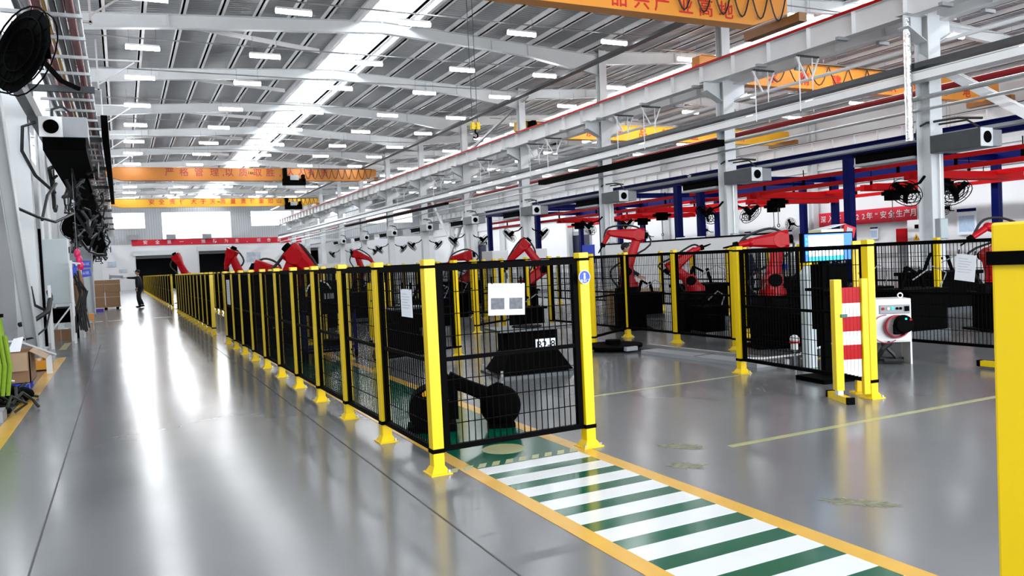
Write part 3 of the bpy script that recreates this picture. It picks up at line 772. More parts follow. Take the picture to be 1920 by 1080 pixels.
def fence(desc, pts, group, skip_first_post=False, skip_last_post=False, skip=()):
    for i, p in enumerate(pts):
        if (i == 0 and skip_first_post) or (i == len(pts) - 1 and skip_last_post): continue
        a = math.atan2(pts[min(i+1, len(pts)-1)][1] - pts[max(i-1, 0)][1], pts[min(i+1, len(pts)-1)][0] - pts[max(i-1, 0)][0])
        pp1.put('yellow fence post, %s from near end of the %s' % (nth(i), desc), 'fence post', (p[0], p[1], 0), a, group + ' posts')
    for i in range(len(pts) - 1):
        if i in skip: continue
        (x0, y0), (x1, y1) = pts[i], pts[i + 1]; L = math.hypot(x1 - x0, y1 - y0)
        panel_proto(L).put('black mesh panel, %s from near end of the %s' % (nth(i), desc), 'fence panel', (x0, y0, 0), math.atan2(y1 - y0, x1 - x0), group + ' panels')
def line(x0, y0, x1, y1, n): return [(x0 + (x1 - x0) * i / n, y0 + (y1 - y0) * i / n) for i in range(n + 1)]
A = 1.94
fence('aisle fence', line(A, 5.27, A, 5.27 + 1.22 * 10, 10), 'aisle fence')
fence('middle aisle fence', line(A, 20.4, A, 20.4 + 1.22 * 11, 11), 'middle aisle fence')
fence('far aisle fence', line(A, 37.5, A, 37.5 + 2.44 * 20, 20), 'far aisle fence')
fence('closed gate beside the crosswalk', [(A, 5.27), (3.22, 5.29)], 'gate', skip_first_post=True)
fence('cross fence over the walkway', [(A, 12.59), (3.22, 12.6)], 'walkway cross fence', skip_first_post=True)
fence('short cell fence behind the black pedestal', [(3.2, 10.86), (4.67, 11.5)], 'pedestal cell fence')
fence('inner walkway fence', line(3.2, 14.0, 3.2, 14.0 + 1.4 * 16, 16), 'inner walkway fence')
fence('cell fence in front of the orange toned robots', [(6.52, 14.93), (8.3, 16.06), (9.15, 16.5)], 'second cell fence') if 0 else fence('slanting cell fence in the middle distance', [(6.52, 14.93), (7.4, 15.5), (8.3, 16.06)], 'slanting fence')
fence('fence along the grey floor trough', [(8.1, 7.6), (8.1, 9.0), (8.1, 10.4), (8.1, 11.8), (8.1, 13.2), (8.1, 14.6)], 'trough fence')
fence('short fence beside the rotary table', [(6.84, 10.95), (8.02, 11.72)], 'short fence', skip_last_post=True)
fence('welding cell fence behind the barrier', [(6.42, 5.28), (6.62, 7.28)], 'welding cell fence')
fence('welding cell back fence', [(6.62, 7.28), (8.1, 7.6)], 'welding cell back', skip_first_post=True, skip_last_post=True) if 0 else None
fence('right hand cell fence', [(9.4, 5.45), (9.4, 7.8), (9.4, 10.2)], 'right cell fence')
fence('outer right fence', line(12.25, 8.7, 12.5, 16.6, 6), 'outer right fence')
fence('cross fence of the right hand cells', [(9.4, 10.2), (10.8, 10.3), (12.25, 10.3)], 'right cross fence', skip_first_post=True, skip_last_post=True)
fence('far cell fence', line(8.3, 17.8, 8.3, 17.8 + 1.4 * 14, 14), 'far cell fence')
fence('far cross fence', line(3.2, 18.2, 8.3, 18.4, 4), 'far cross fence', skip_first_post=True)
fence('farther cross fence', line(3.2, 26.6, 8.3, 26.8, 4), 'farther cross fence', skip_first_post=True)
fence('distant outer fence', line(12.6, 18.6, 12.6, 32.6, 8), 'distant outer fence')
# the post closest to the camera
pp1.put('large yellow fence post closest to the camera at the right edge', 'fence post', (1.20, .70, -.005), .25)
# end stop post seen low at the right edge
t = thing('floor_stop', 'short yellow and black floor stop under the right hand panel', 'floor stop', (8.75, 5.35, 0))
part('bar', MB().box(-.03, .03, -.05, .35, .03, .09), YEL, t); part('end_cap', MB().box(-.035, .035, .35, .39, .025, .095), BLK, t); part('foot', MB().box(-.04, .04, 0, .08, 0, .03), BLK, t)

# papers, badge
def sheet(name, label, M, w_, h_, kind):
    t = thing(name, label, 'paper'); t.matrix_world = M
    part('page', MB().box(-w_/2, w_/2, -.004, 0, -h_/2, h_/2), PAPER, t)
    if kind == 'photos':
        for sx in (-1, 1): part('printed_photo', MB().box(sx*.075 - .055, sx*.075 + .055, -.006, -.004, -.075, .01), INK, t)
        part('printed_heading', MB().box(-.12, -.03, -.006, -.004, .085, .093), INKL, t)
        for k in range(3): part('printed_line', MB().box(-.1, .02 + .03 * k, -.006, -.004, .055 - .018*k, .059 - .018*k), INKL, t)
        part('printed_footer', MB().box(.02, .12, -.006, -.004, -.1, -.094), INKL, t)
    elif kind == 'text':
        for k in range(6): part('printed_line', MB().box(-w_*.38, w_*(.1 + .28 * ((k * 37) % 10) / 10), -.006, -.004, h_*(.32 - .1*k), h_*(.335 - .1*k)), INKL, t)
    for sx in (-1, 1): part('cable_tie', MB().box(sx*w_*.4 - .004, sx*w_*.4 + .004, -.006, .01, h_/2 - .006, h_/2 + .05), BLK, t)
    return t
sheet('notice_sheet', 'white sheet with two dark photos tied to the gate mesh', Matrix.Translation((2.545, 5.262, 1.205)) @ Matrix.Rotation(.045, 4, 'Y'), .30, .235, 'photos')
sheet('notice_sheet', 'small curled white sheet on the aisle fence next to the corner post', Matrix.Translation((1.915, 5.69, 1.205)) @ Matrix.Rotation(-math.pi/2, 4, 'Z'), .25, .21, 'text')
sheet('notice_sheet', 'tilted white sheet hanging on the right hand cell fence', Matrix.Translation((9.37, 6.28, 1.13)) @ Matrix.Rotation(-math.pi/2, 4, 'Z') @ Matrix.Rotation(.12, 4, 'Y'), .26, .33, 'text')
sheet('notice_sheet', 'white sheet tied to the far end of the near aisle fence', Matrix.Translation((1.91, 16.8, 1.1)) @ Matrix.Rotation(-math.pi/2, 4, 'Z'), .5, .5, 'text')
t = thing('round_badge', 'round blue sign on the top of the gate post', 'sign'); t.matrix_world = Matrix.Translation((3.2, 5.22, 1.335))
part('disc', MB().cyl((0, 0, 0), (0, -.004, 0), .052, n=28), BLUEB, t)
part('rim', MB().torus((0, -.004, 0), .05, .003, 'y', 28, 5), PAPER, t)
part('figure_mark', MB().cyl((0, -.004, .022), (0, -.007, .022), .01, n=10).box(-.008, .008, -.007, -.004, -.015, .01), PAPER, t)
me = text_mesh('安全门', .026, PAPER, name='badge_lettering', depth=.001); me.transform(front_y(0, -.006, -.03)); link('badge_lettering', me, t)
# a second pair of blue plates farther in
for k, (x, y) in enumerate(((12.395, 13.35), (12.36, 12.3))):
    tag(part('blue_plate', MB().box(x - .04, x - .022, y - .2, y + .2, 1.02, 1.14), BLUEB), 'small blue plate hanging in the outer right fence, %s' % ('first', 'second')[k] + ' from the left', 'plate')

# ------------------------------------------------------------------ pedestals, robots
def pedestal(label, x, y, rz=0.0, h=.6, w_=1.0, plate=None):
    t = thing('machine_pedestal', label, 'pedestal', (x, y, 0), rz); a = w_ / 2
    b = MB(); b.box(-a*.68, a*.68, -a*.5, a*.5, h*.45, h - .03)
    b.add([(-a*.68,-a*.5,h*.5),(a*.68,-a*.5,h*.5),(a*.68,a*.5,h*.5),(-a*.68,a*.5,h*.5),(-a,-a*.75,.04),(a,-a*.75,.04),(a,a*.75,.04),(-a,a*.75,.04)],
          [(0,3,2,1),(0,4,5,1),(1,5,6,2),(2,6,7,3),(3,7,4,0),(7,6,5,4)])
    part('body', b, BLKM, t, bevel=.008)
    part('top_plate', MB().box(-a, a, -a*.7, a*.7, h - .03, h), STEELD, t, bevel=.004)
    part('base_plate', MB().box(-a*1.1, a*1.1, -a*.85, a*.85, 0, .025), STEELD, t)
    for sx in (-1, 1):
        for sy in (-1, 1): part('anchor_bolt', MB().cyl((sx*a*1.03, sy*a*.8, .02), (sx*a*1.03, sy*a*.8, .1), .018, n=6), GALV, t)
    part('centre_boss', MB().cyl((0, 0, h), (0, 0, h + .012), .2, n=24), BLKM, t)
    if plate:
        part('number_plate', MB().box(.02, .30, -a*.5 - .012, -a*.5, h*.5, h*.5 + .15), PAPER, t)
        me = text_mesh(plate, .14, BLK, name='plate_lettering', depth=.002, extra=0); me.transform(front_y(.16, -a*.5 - .014, h*.5 + .07)); link('plate_lettering', me, t)
    return t
pedestal('black flared machine pedestal with white number plate behind the gate', 4.75, 9.25, -.12, .6, .98, 'B2-8')
pedestal('black flared pedestal behind the aisle fence next to the corner post', 4.1, 11.0 - .75, -.1, .72, .7) if 0 else pedestal('black flared pedestal seen between the two white sheets', 4.05, 12.4, -.1, .8, .8)

def limb(mb, p0, p1, w0, w1, d0, d1):
    """tapered arm casting, chamfered, in the local XZ plane"""
    p0 = Vector(p0); p1 = Vector(p1); d = (p1 - p0).normalized(); n = Vector((0, 1, 0)).cross(d).normalized(); y = Vector((0, 1, 0)); vs = []
    for p, w_, dd in ((p0, w0, d0), (p0.lerp(p1, .35), w0 * .82, d0 * .9), (p1, w1, d1)):
        for a, b in ((-1,-.6),(-.6,-1),(.6,-1),(1,-.6),(1,.6),(.6,1),(-.6,1),(-1,.6)):
            vs.append(p + n * (a * w_ / 2) + y * (b * dd / 2))
    fs = [tuple(range(8)), tuple(reversed(range(16, 24)))]
    for q in range(2):
        for i in range(8): fs.append((q*8+i, (q+1)*8+i, (q+1)*8+(i+1) % 8, q*8+(i+1) % 8))
    mb.add(vs, fs)
def robot(label, x, y, S, E_, W, T, base=.7, yaw=-.46, sc=1.0, pedw=.55, ped=True):
    """S shoulder, E_ elbow, W wrist, T tool tip as (x, z) in the arm plane"""
    t = thing('industrial_robot', label, 'robot', (x, y, 0), yaw)
    v = lambda q: (q[0], 0, q[1])
    if ped:
        pb_ = MB().box(-pedw/2, pedw/2, -pedw/2, pedw/2, .03, base)
        pb_.box(-pedw*.7, pedw*.7, -pedw*.7, pedw*.7, 0, .03).box(-pedw*.6, pedw*.6, -pedw*.6, pedw*.6, base - .03, base)
        part('pedestal', pb_, BLKM, t, bevel=.005)
    part('base', MB().cyl((0, 0, base), (0, 0, base + .16*sc), .24*sc, .2*sc, 20).box(-.3*sc, -.05, -.12*sc, .12*sc, base, base + .14*sc), BLK, t, smooth=True)
    tu = MB().cyl((0, 0, base + .16*sc), (0, 0, base + .26*sc), .21*sc, .2*sc, 20)
    limb(tu, (0, 0, base + .2*sc), v(S), .34*sc, .26*sc, .36*sc, .3*sc)
    part('turret', tu, RED, t, smooth=True)
    la = MB(); limb(la, v(S), v(E_), .25*sc, .18*sc, .13*sc, .12*sc)
    la.cyl((S[0], -.13*sc, S[1]), (S[0], .13*sc, S[1]), .14*sc, n=16).cyl((E_[0], -.12*sc, E_[1]), (E_[0], .12*sc, E_[1]), .12*sc, n=16)
    part('lower_arm', la, RED, t, smooth=True)
    d = (Vector(v(W)) - Vector(v(E_))).normalized(); back = Vector(v(E_)) - d * .12 * sc
    ua = MB(); limb(ua, back, v(W), .3*sc, .13*sc, .26*sc, .13*sc); part('upper_arm', ua, RED, t, smooth=True)
    part('motor', MB().cyl((S[0], .13*sc, S[1]), (S[0], .27*sc, S[1]), .09*sc, n=14).cyl((S[0], -.2*sc, S[1]), (S[0], -.13*sc, S[1]), .1*sc, n=14), BLK, t, smooth=True)
    part('elbow_motor', MB().cyl(back - d * .02, back - d * .09 * sc, .07*sc, n=12), BLK, t, smooth=True)
    part('wrist', MB().cyl(v(W), v(T), .06*sc, .045*sc, 12).ball(v(W), .075*sc, nu=12, nv=8), RED, t, smooth=True)
    dt = (Vector(v(T)) - Vector(v(W))).normalized()
    part('tool_flange', MB().cyl(v(T), Vector(v(T)) + dt * .07 * sc, .06*sc, n=12).cyl(Vector(v(T)) + dt*.07*sc, Vector(v(T)) + dt*.24*sc, .02, .012, 8), BLK, t, smooth=True)
    c = MB(); P = [Vector((-.2*sc, .1, base + .1)), Vector((S[0] - .3*sc, .15, S[1] + .05)), Vector((E_[0] - .28*sc * (1 if W[0] <= E_[0] else -1) * -1, .14, (S[1] + E_[1]) / 2 + .15)), Vector((E_[0], .16, E_[1] + .18*sc)), Vector((W[0], .1, W[1] + .12*sc)), Vector(v(T))]
    def cr(a, b, c_, d_, u): return .5 * ((2*b) + (-a + c_)*u + (2*a - 5*b + 4*c_ - d_)*u*u + (-a + 3*b - 3*c_ + d_)*u**3)
    pts = []
    for i in range(len(P) - 1):
        a_, b_, c_, d_ = P[max(i-1, 0)], P[i], P[i+1], P[min(i+2, len(P)-1)]
        for u in range(5): pts.append(cr(a_, b_, c_, d_, u / 5))
    c.tube(pts, .022*sc, 6); part('dress_cable', c, RUBBER, t, smooth=True)
    return t
robot('large red robot with raised elbow over the middle of the aisle fence', 4.05, 20, (-.38, 1.25), (-.14, 1.83), (.34, 1.35), (.42, 1.15), .75, sc=1.75)
robot('red robot with low blunt head left of the large raised one', 3.85, 24, (.35, 1.2), (-.15, 1.58), (.3, 1.5), (.45, 1.3), .75, sc=1.5)
robot('red robot leaning over the aisle fence right of the open gap', 3.7, 30, (.2, 1.3), (-.12, 2.15), (-.3, 1.8), (-.35, 1.6), .8, sc=1.4)
robot('farthest red robot, above the distant aisle fence', 2.9, 45, (.2, 1.4), (-.25, 2.35), (.0, 1.9), (.1, 1.7), .8, sc=1.6)
robot('red robot folded into a peak between the gate post and the corner post', 9.3, 18, (.45, 1.2), (-.02, 1.85), (-.42, 1.45), (-.5, 1.3), .7, sc=1.0)
robot('dark red crouching robot behind the gate, left of the peaked one', 9.3, 22, (.25, 1.2), (.1, 1.66), (-.35, 1.6), (-.5, 1.45), .7, sc=1.1)
robot('red robot reaching left over the cell behind the gate post', 9.0, 13, (-.05, 1.15), (.22, 1.86), (-.35, 1.92), (-.47, 1.72), .7, sc=.9)
robot('red robot with square head in the cell beyond the floor trough', 9.5, 11.6, (-.1, .95), (-.4, 1.22), (.0, 1.5), (.12, 1.54), .62, sc=.85)
robot('red robot beside the blue screen in the welding cell', 8.8, 8.95, (0, 1.0), (.12, 1.6), (-.3, 1.58), (-.5, 1.55), .62, sc=.95)
robot('red robot behind the tilted sheet at the right hand side', 12.6, 7.9, (-.1, 1.2), (.25, 1.6), (-.15, 1.66), (-.4, 1.5), .62, sc=.95)
robot('small red robot between the left columns and the cells, far away', 9.0, 33, (.2, 1.3), (0, 2.0), (.5, 1.8), (.7, 1.6), .7, sc=1.2)
# blocky head of the square headed robot
# black robot lying folded on the green walkway
t = thing('folded_machine_arm', 'black arm with two round drums lying on the green walkway', 'machine', (2.42, 6.66, 0), -.35)
part('rear_drum', MB().cyl((0, -.16, .2), (0, .16, .2), .2, n=28).box(-.22, .22, -.14, .14, 0, .06), BLKM, t, smooth=True, bevel=.01)
part('front_drum', MB().ball((.62, -.05, .19), .185, .15, .185, 24, 14).box(.5, .74, -.14, .08, 0, .04), BLKM, t, smooth=True)
ar = MB(); limb(ar, (-.02, 0, .28), (.2, 0, .44), .16, .14, .16, .15); limb(ar, (.16, 0, .45), (.58, -.02, .26), .14, .13, .15, .14); ar.box(.12, .24, -.09, .09, .1, .42)
part('arm', ar, BLKM, t, smooth=True)
part('yellow_ring', MB().torus((.02, -.17, .26), .12, .022, 'y', 20, 6, .2, 2.4), AMBER, t, smooth=True)
part('lifting_tab', MB().prism([(.5, .36), (.6, .4), (.66, .38), (.58, .34)], 'y', -.06, -.02), BLKM, t)

# carts and dark machinery inside the cells
def cart(label, x, y, rz=0.0, load=True, w_=.8):
    t = thing('tool_cart', label, 'cart', (x, y, 0), rz)
    for sx in (-1, 1):
        for sy in (-1, 1):
            part('post', MB().box(sx*w_/2 - .025, sx*w_/2 + .025, sy*.25 - .025, sy*.25 + .025, .12, .78), BLUE, t)
            c = part('caster', MB().cyl((sx*w_/2 - .02, sy*.25, .06), (sx*w_/2 + .02, sy*.25, .06), .06, n=14), BLK, t, smooth=True)
    part('lower_shelf', MB().box(-w_/2, w_/2, -.27, .27, .16, .2), BLUE, t); part('top_shelf', MB().box(-w_/2, w_/2, -.28, .28, .74, .79), BLK, t)
    if load:
        part('parts_bin', MB().box(-.2, .25, -.15, .15, .2, .3), BLKM, t)
    return t
cart('navy tool cart with black housing on it behind the aisle fence', 3.05, 12.0 + 1.2, -.1)
t = thing('machine_housing', 'black round hooded housing resting on the navy tool cart', 'machine housing', (3.1, 13.2, .79), -.1)
part('hood', MB().cyl((-.28, 0, .24), (.28, 0, .24), .26, n=24).box(-.38, .36, -.2, .2, 0, .24), BLKM, t, smooth=True, bevel=.01)
part('label_plate', MB().box(-.12, .04, -.275, -.262, .2, .29), GREY, t); part('hoop_cable', MB().torus((-.2, -.24, .3), .2, .014, 'y', 18, 5, .3, 3.0), GALV, t)
cart('navy tool cart standing in the open gap of the aisle fence', 2.66, 19.3, -.2)
for k, (x, y) in enumerate(((2.6, 15.6), (2.9, 16.4))):
    tag(part('parts_crate', MB().box(x - .22, x + .22, y - .2, y + .2, 0, .06).box(x - .22, x - .2, y - .2, y + .2, .06, .3).box(x + .2, x + .22, y - .2, y + .2, .06, .3).box(x - .22, x + .22, y - .2, y - .18, .06, .3).box(x - .22, x + .22, y + .18, y + .2, .06, .3), BLKM),
        'low black crate on the floor of the walkway, %s' % ('nearer', 'farther')[k], 'crate')
def machine(label, x, y, w_, d, h, m=BLKM, rz=0.0, acc=True):
    t = thing('welding_fixture', label, 'machine', (x, y, 0), rz)
    part('body', MB().box(-w_/2, w_/2, -d/2, d/2, .08, h*.62), m, t, bevel=.01)
    part('foot', MB().box(-w_/2 - .03, w_/2 + .03, -d/2 - .03, d/2 + .03, 0, .08), STEELD, t)
    part('work_table', MB().box(-w_/2 - .05, w_/2 + .05, -d/2 - .05, d/2 + .05, h*.62, h*.68), m, t)
    if acc:
        part('clamp_arm', MB().bar((-w_*.3, 0, h*.68), (-w_*.15, 0, h), .05, .05).bar((-w_*.15, 0, h), (w_*.1, 0, h*.9), .04, .04), m, t)
        part('clamp_arm', MB().bar((w_*.3, 0, h*.68), (w_*.2, 0, h*.95), .05, .05), m, t)
        part('cable', MB().tube([(w_*.4, -d*.4, h*.68), (w_*.5, -d*.5, h*.9), (w_*.3, -d*.3, h), (0, 0, h*.8)], .012, 5), GREY, t)
    return t
MS = [('dark fixture table below the large red robot', 4.3, 18.9, 1.2, .7, 1.1), ('dark fixture table behind the aisle fence, left of the large robot', 4.4, 22.6, 1.2, .8, 1.25),
      ('dark fixture table behind the open gap of the aisle fence', 4.2, 28.6, 1.4, .8, 1.4), ('dark fixture table in the cell behind the photo sheet', 7.3, 14.2, .7, .5, .9),
      ('dark fixture table left of the peaked red robot', 7.4, 18.9, 1.2, .7, 1.2), ('black fixture table under the robot beside the screen', 8.9, 7.5 + .6, .7, .5, .9),
      ('black fixture table under the square headed robot', 9.2, 10.9, .45, .45, .9), ('dark fixture table beyond the right hand cross fence', 11.1, 13.4, 1.1, .7, 1.35),
      ('dark fixture table at the far right behind the tilted sheet', 11.35, 8.5, .9, .6, 1.25), ('dark fixture table beside the outer right fence', 11.2, 9.3, .7, .5, 1.3),
      ('dark fixture table far behind the floor trough', 10.9, 13.6 + 1.5, .7, .5, 1.0), ('dark fixture table in the deepest middle cell', 6.0, 21.5, 1.4, .8, 1.35),
      ('dark fixture table seen past the corner post', 6.1, 16.8, 1.1, .7, 1.2), ('dark fixture table far back in the aisle cells', 5.2, 34, 1.6, 1.0, 1.45), ('dark fixture table farthest back in the aisle cells', 5.0, 41, 1.6, 1.0, 1.5),
      ('dark fixture table far back beyond the peaked robot', 10.2, 24.5, 1.6, 1.0, 1.45), ('dark fixture table behind the outer right fence', 14.2, 13.3, 1.4, .8, 1.35), ('dark fixture table far beyond the right cells', 15.5, 11.0, 1.5, .9, 1.4)]
for l, x, y, w_, d, h in MS: machine(l, x, y, w_ * .85, d, h * .86, rz=-.15)
# white equipment
t = thing('white_partition', 'long low white partition in front of the right hall', 'partition', (16.2, 0, 0))
part('board', MB().box(-.04, .04, 16.2, 24.8, .1, 1.85), WHT, t); part('top_strip', MB().box(-.05, .05, 16.2, 24.8, 1.85, 1.9), BLK, t)
for y in (16.5, 20.5, 24.5): part('foot', MB().box(-.25, .25, y - .04, y + .04, 0, .1), GREY, t)
t = thing('blue_board', 'bright blue board left of the long white partition', 'board', (15.9, 25.5, 0)); part('board', MB().box(-.03, .03, -.35, .45, 1.2, 1.9), BLUEB, t); part('leg', MB().box(-.03, .03, -.3, -.25, 0, 1.2), GREY, t); part('leg', MB().box(-.03, .03, .35, .4, 0, 1.2), GREY, t)
for k, (x, y, w_, d, h, l) in enumerate(((10.6, 22.6, .55, .8, 1.78, 'white rectangular cabinet above the fence left of the peaked robot'), (17.0, 20.9, .6, .8, 1.95, 'white control cabinet at the foot of the second middle column'),
                                        (8.9, 38, 1.2, .8, 1.7, 'white machine cover far back over the aisle cells'), (16.3, 31, 1.2, .8, 1.9, 'grey white cabinet beside the third middle column'))):
    t = thing('equipment_cabinet', l, 'cabinet', (x, y, 0)); part('body', MB().box(-w_/2, w_/2, -d/2, d/2, .1, h), WHT, t, bevel=.01); part('plinth', MB().box(-w_/2 + .03, w_/2 - .03, -d/2 + .03, d/2 - .03, 0, .1), GREY, t)
    part('door', MB().box(-w_/2 + .04, w_/2 - .04, -d/2 - .012, -d/2, .15, h - .06), WHT, t); part('handle', MB().box(w_*.3, w_*.34, -d/2 - .03, -d/2 - .012, h*.5, h*.6), BLK, t)
t = thing('cardboard_carton', 'large cardboard carton on the floor in the cell behind the floor trough', 'box', (11.3, 16.2, 0), -.1)
part('carton', MB().box(-.55, .55, -.35, .35, 0, .62), CARDL, t); part('flap', MB().box(-.56, .56, -.37, -.35, .5, .63), CARDL, t); part('tape', MB().box(-.04, .04, -.375, -.355, .0, .63), CARD, t)

# floor trough and rotary table
t = thing('cable_trough', 'low grey floor trough running past the trough fence', 'cable trough')
part('channel', MB().prism([(6.88, 9.7), (7.02, 7.45), (7.35, 7.45), (7.2, 9.7)], 'z', 0, .05), GREY, t)
part('lid_strip', MB().prism([(7.35, 10.2), (7.5, 7.45), (7.58, 7.45), (7.43, 10.2)], 'z', 0, .06), GALV, t)
part('joint', MB().box(6.98, 7.32, 8.6, 8.61, .05, .053), BLK, t)
t = thing('rotary_table', 'flat black round turntable on the floor beside the gate post', 'turntable', (6.85, 10.4, 0))
part('disc', MB().cyl((0, 0, .05), (0, 0, .09), .46, n=36), BLKM, t, smooth=True, bevel=.004); part('hub', MB().cyl((0, 0, .09), (0, 0, .16), .12, n=16), BLKM, t)
part('base', MB().cyl((0, 0, 0), (0, 0, .05), .3, n=24), BLKM, t); part('lug', MB().box(-.58, -.44, -.06, .06, .03, .1), GREY, t); part('lug', MB().box(-.1, .1, -.52, -.44, .03, .09), GREY, t)

# screen on its stand
t = thing('operator_screen', 'lit bright blue screen on a black stand behind the barrier', 'screen', (6.93, 6.2, 0), -.12)
part('bezel', MB().box(-.34, .34, 0, .06, 1.31, 1.63), BLK, t, bevel=.006)
part('display', MB().box(-.32, .32, -.006, 0, 1.325, 1.615), SCREEN, t)
part('display_window', MB().box(-.27, .20, -.009, -.006, 1.375, 1.60), SCREENW, t)
part('display_taskbar', MB().box(-.28, .2, -.009, -.006, 1.325, 1.375), SCREENC, t)
for k in range(4): part('display_icon', MB().box(-.312, -.285, -.009, -.006, 1.55 - .05*k, 1.575 - .05*k), SCREENC, t)
part('display_text_line', MB().box(-.07, .03, -.011, -.009, 1.468, 1.474), INKL, t)
part('stand', MB().box(-.03, .05, .06, .14, .05, 1.5).box(.0, .3, .06, .3, .55, 1.28), BLKM, t)
part('keyboard_shelf', MB().box(-.25, .25, -.2, .1, 1.0, 1.03), BLK, t)
part('stand_foot', MB().box(-.25, .28, -.15, .3, 0, .05), BLKM, t)
part('cable', MB().tube([(.3, .1, 1.5), (.4, .05, 1.45), (.44, 0, 1.2), (.5, -.05, .9), (.5, -.05, .3)], .01, 5), RUBBER, t)
t = thing('open_folder', 'open cream folder lying on top of the blue screen', 'folder', (7.02, 6.26, 1.632), -.12)
part('cover', MB().add([(-.18,-.08,0),(.12,-.08,0),(.12,.12,.0),(-.18,.12,.0),(-.18,-.08,.03),(.12,-.08,.03),(.12,.12,.03),(-.18,.12,.03)], [(0,3,2,1),(4,5,6,7),(0,1,5,4),(1,2,6,5),(2,3,7,6),(3,0,4,7)]), mat('cream_card', (.75,.72,.45), .7), t)
part('page', MB().prism([(-.16, .03), (.0, .05), (.16, .085), (.0, .06)], 'y', -.08, .12), PAPER, t)
t = thing('teach_pendant', 'small red framed hand pendant at the right end of the screen top', 'pendant', (7.22, 6.26, 1.6), -.12)
part('frame', MB().box(0, .17, 0, .04, 0, .13, Matrix.Rotation(.3, 4, 'Y')), RED, t, bevel=.01); part('display', MB().box(.04, .12, -.004, 0, .03, .1, Matrix.Rotation(.3, 4, 'Y')), GREY, t)
part('hook', MB().box(-.03, .02, .01, .03, -.03, .05), BLK, t)

# expandable barriers
def barrier(label, x, y, rz, sc=1.0):
    t = thing('folding_barrier', label, 'barrier', (x, y, 0), rz)
    part('front_upright', MB().box(-.075, .0, -.045, .045, .1, 1.16), YEL, t, bevel=.004)
    part('front_leg', MB().box(-.06, -.01, -.035, .035, .05, .1), WHT, t)
    part('foot_bar', MB().box(-.06, .0, -.2, .2, .0, .06), YEL, t); part('end_cap', MB().box(-.065, .005, -.235, -.2, -.0, .065), BLK, t); part('end_cap', MB().box(-.065, .005, .2, .235, 0, .065), BLK, t)
    part('rear_upright', MB().box(.2, .26, -.03, .03, .05, 1.16), YEL, t, bevel=.004)
    for k in range(5):
        x0 = .012 + .037 * k
        s = part('slat', MB().box(x0, x0 + .032, -.012 + .002*k, .012 + .002*k, .26 - .01*k, 1.08), WHT, t)
        for z0, z1 in ((.93, 1.08), (.66, .80), (.39, .53)):
            part('red_band', MB().box(x0 - .001, x0 + .033, -.0135 + .002*k, .0135 + .002*k, z0, z1), RED, s)
    part('latch', MB().box(-.02, .04, -.06, -.045, .80, .83), mat('green_latch', (.0, .12, .09), .4), t)
    return t
barrier('yellow folding barrier with red and white slats beside the welding cell', 6.12, 5.36, -.42)
barrier('small folding barrier with red and white slats behind the gate post', 11.0 - .5, 17.6, -.46)
barrier('folding red and white barrier far behind the aisle fence near the corner post', 4.35, 15.0, -.46)
t = thing('wide_guard_post', 'broad yellow guard post directly behind the barrier', 'guard post', (6.55, 5.5, 0), -.4)
part('plate', MB().box(-.06, .07, -.02, .02, .02, 1.52), YEL, t, bevel=.004); part('foot', MB().box(-.1, .1, -.06, .06, 0, .02), YEL, t); part('lamp', MB().ball((.0, -.022, 1.2), .012, nu=8, nv=6), AMBER, t)
# beacon and hoses low in the welding cell
t = thing('gas_regulator', 'small white and red round device hanging low behind the welding cell fence', 'regulator', (6.95, 6.75, 0), 0)
part('body', MB().ball((0, 0, .42), .055, .055, .05, 14, 8).cyl((0, 0, .3), (0, 0, .4), .045, n=14), WHT, t, smooth=True); part('red_ring', MB().cyl((0, 0, .375), (0, 0, .395), .058, n=16), RED, t); part('stem', MB().cyl((0, 0, 0), (0, 0, .3), .012, n=6), GREY, t)
tag(part('gas_cylinder', MB().cyl((7.55, 7.1, 0), (7.55, 7.1, 1.15), .09, n=18).cyl((7.55, 7.1, 1.15), (7.55, 7.1, 1.25), .09, .03, 18), CABG, smooth=True), 'pale grey tall gas cylinder under the blue screen', 'gas cylinder')
tag(part('white_hose', MB().tube([(6.9, 7.6, .12), (7.2, 7.5, .1), (7.6, 7.35, .12), (7.8, 7.2, .2), (8.0, 7.1, .26)], .014, 6), WHT, smooth=True), 'white hose lying low inside the welding cell', 'hose')

# white control cabinet with red coiled cable
t = thing('control_cabinet', 'white robot control cabinet with coiled red cable on its front', 'control cabinet', (8.42, 6.72, 0), -.62)
part('casing', MB().box(-.27, .27, -.17, .17, .27, .8), WHT, t, bevel=.008)
part('side_leg', MB().box(-.27, -.25, -.17, .17, 0, .27), WHT, t); part('side_leg', MB().box(.25, .27, -.17, .17, 0, .27), WHT, t)
part('door', MB().box(-.24, .26, -.185, -.17, .29, .78), WHT, t, bevel=.004)
part('control_strip', MB().box(-.1, .25, -.2, -.185, .62, .73), GREY, t, bevel=.01)
for x_, m_ in ((-.06, RED), (.0, PAPER), (.05, LEDG), (.1, BLK), (.14, BLK)): part('push_button', MB().cyl((x_, -.2, .685), (x_, -.212, .685), .016, n=14), m_, t)
part('rotary_switch', MB().box(.185, .235, -.215, -.2, .65, .71), BLK, t)
part('door_handle', MB().box(-.2, -.175, -.21, -.185, .46, .58), BLK, t); part('side_latch', MB().box(-.285, -.27, -.05, .03, .56, .62), BLK, t)
part('warning_label', MB().box(-.275, -.27, -.06, .02, .44, .49), AMBER, t)
for x_ in (-.22, .2): part('lifting_eye', MB().torus((x_, 0, .83), .028, .009, 'y', 12, 5), GALV, t)
co = MB()
for k in range(5): co.torus((.07 + .004*k, -.215 - .012*k, .46 + .003*k), .125 + .004*(k % 3), .011, 'y', 26, 5)
co.torus((-.03, -.22, .44), .17, .006, 'y', 26, 5, math.pi*.5, math.pi*1.7)
part('coiled_cable', co, REDCAB, t, smooth=True)
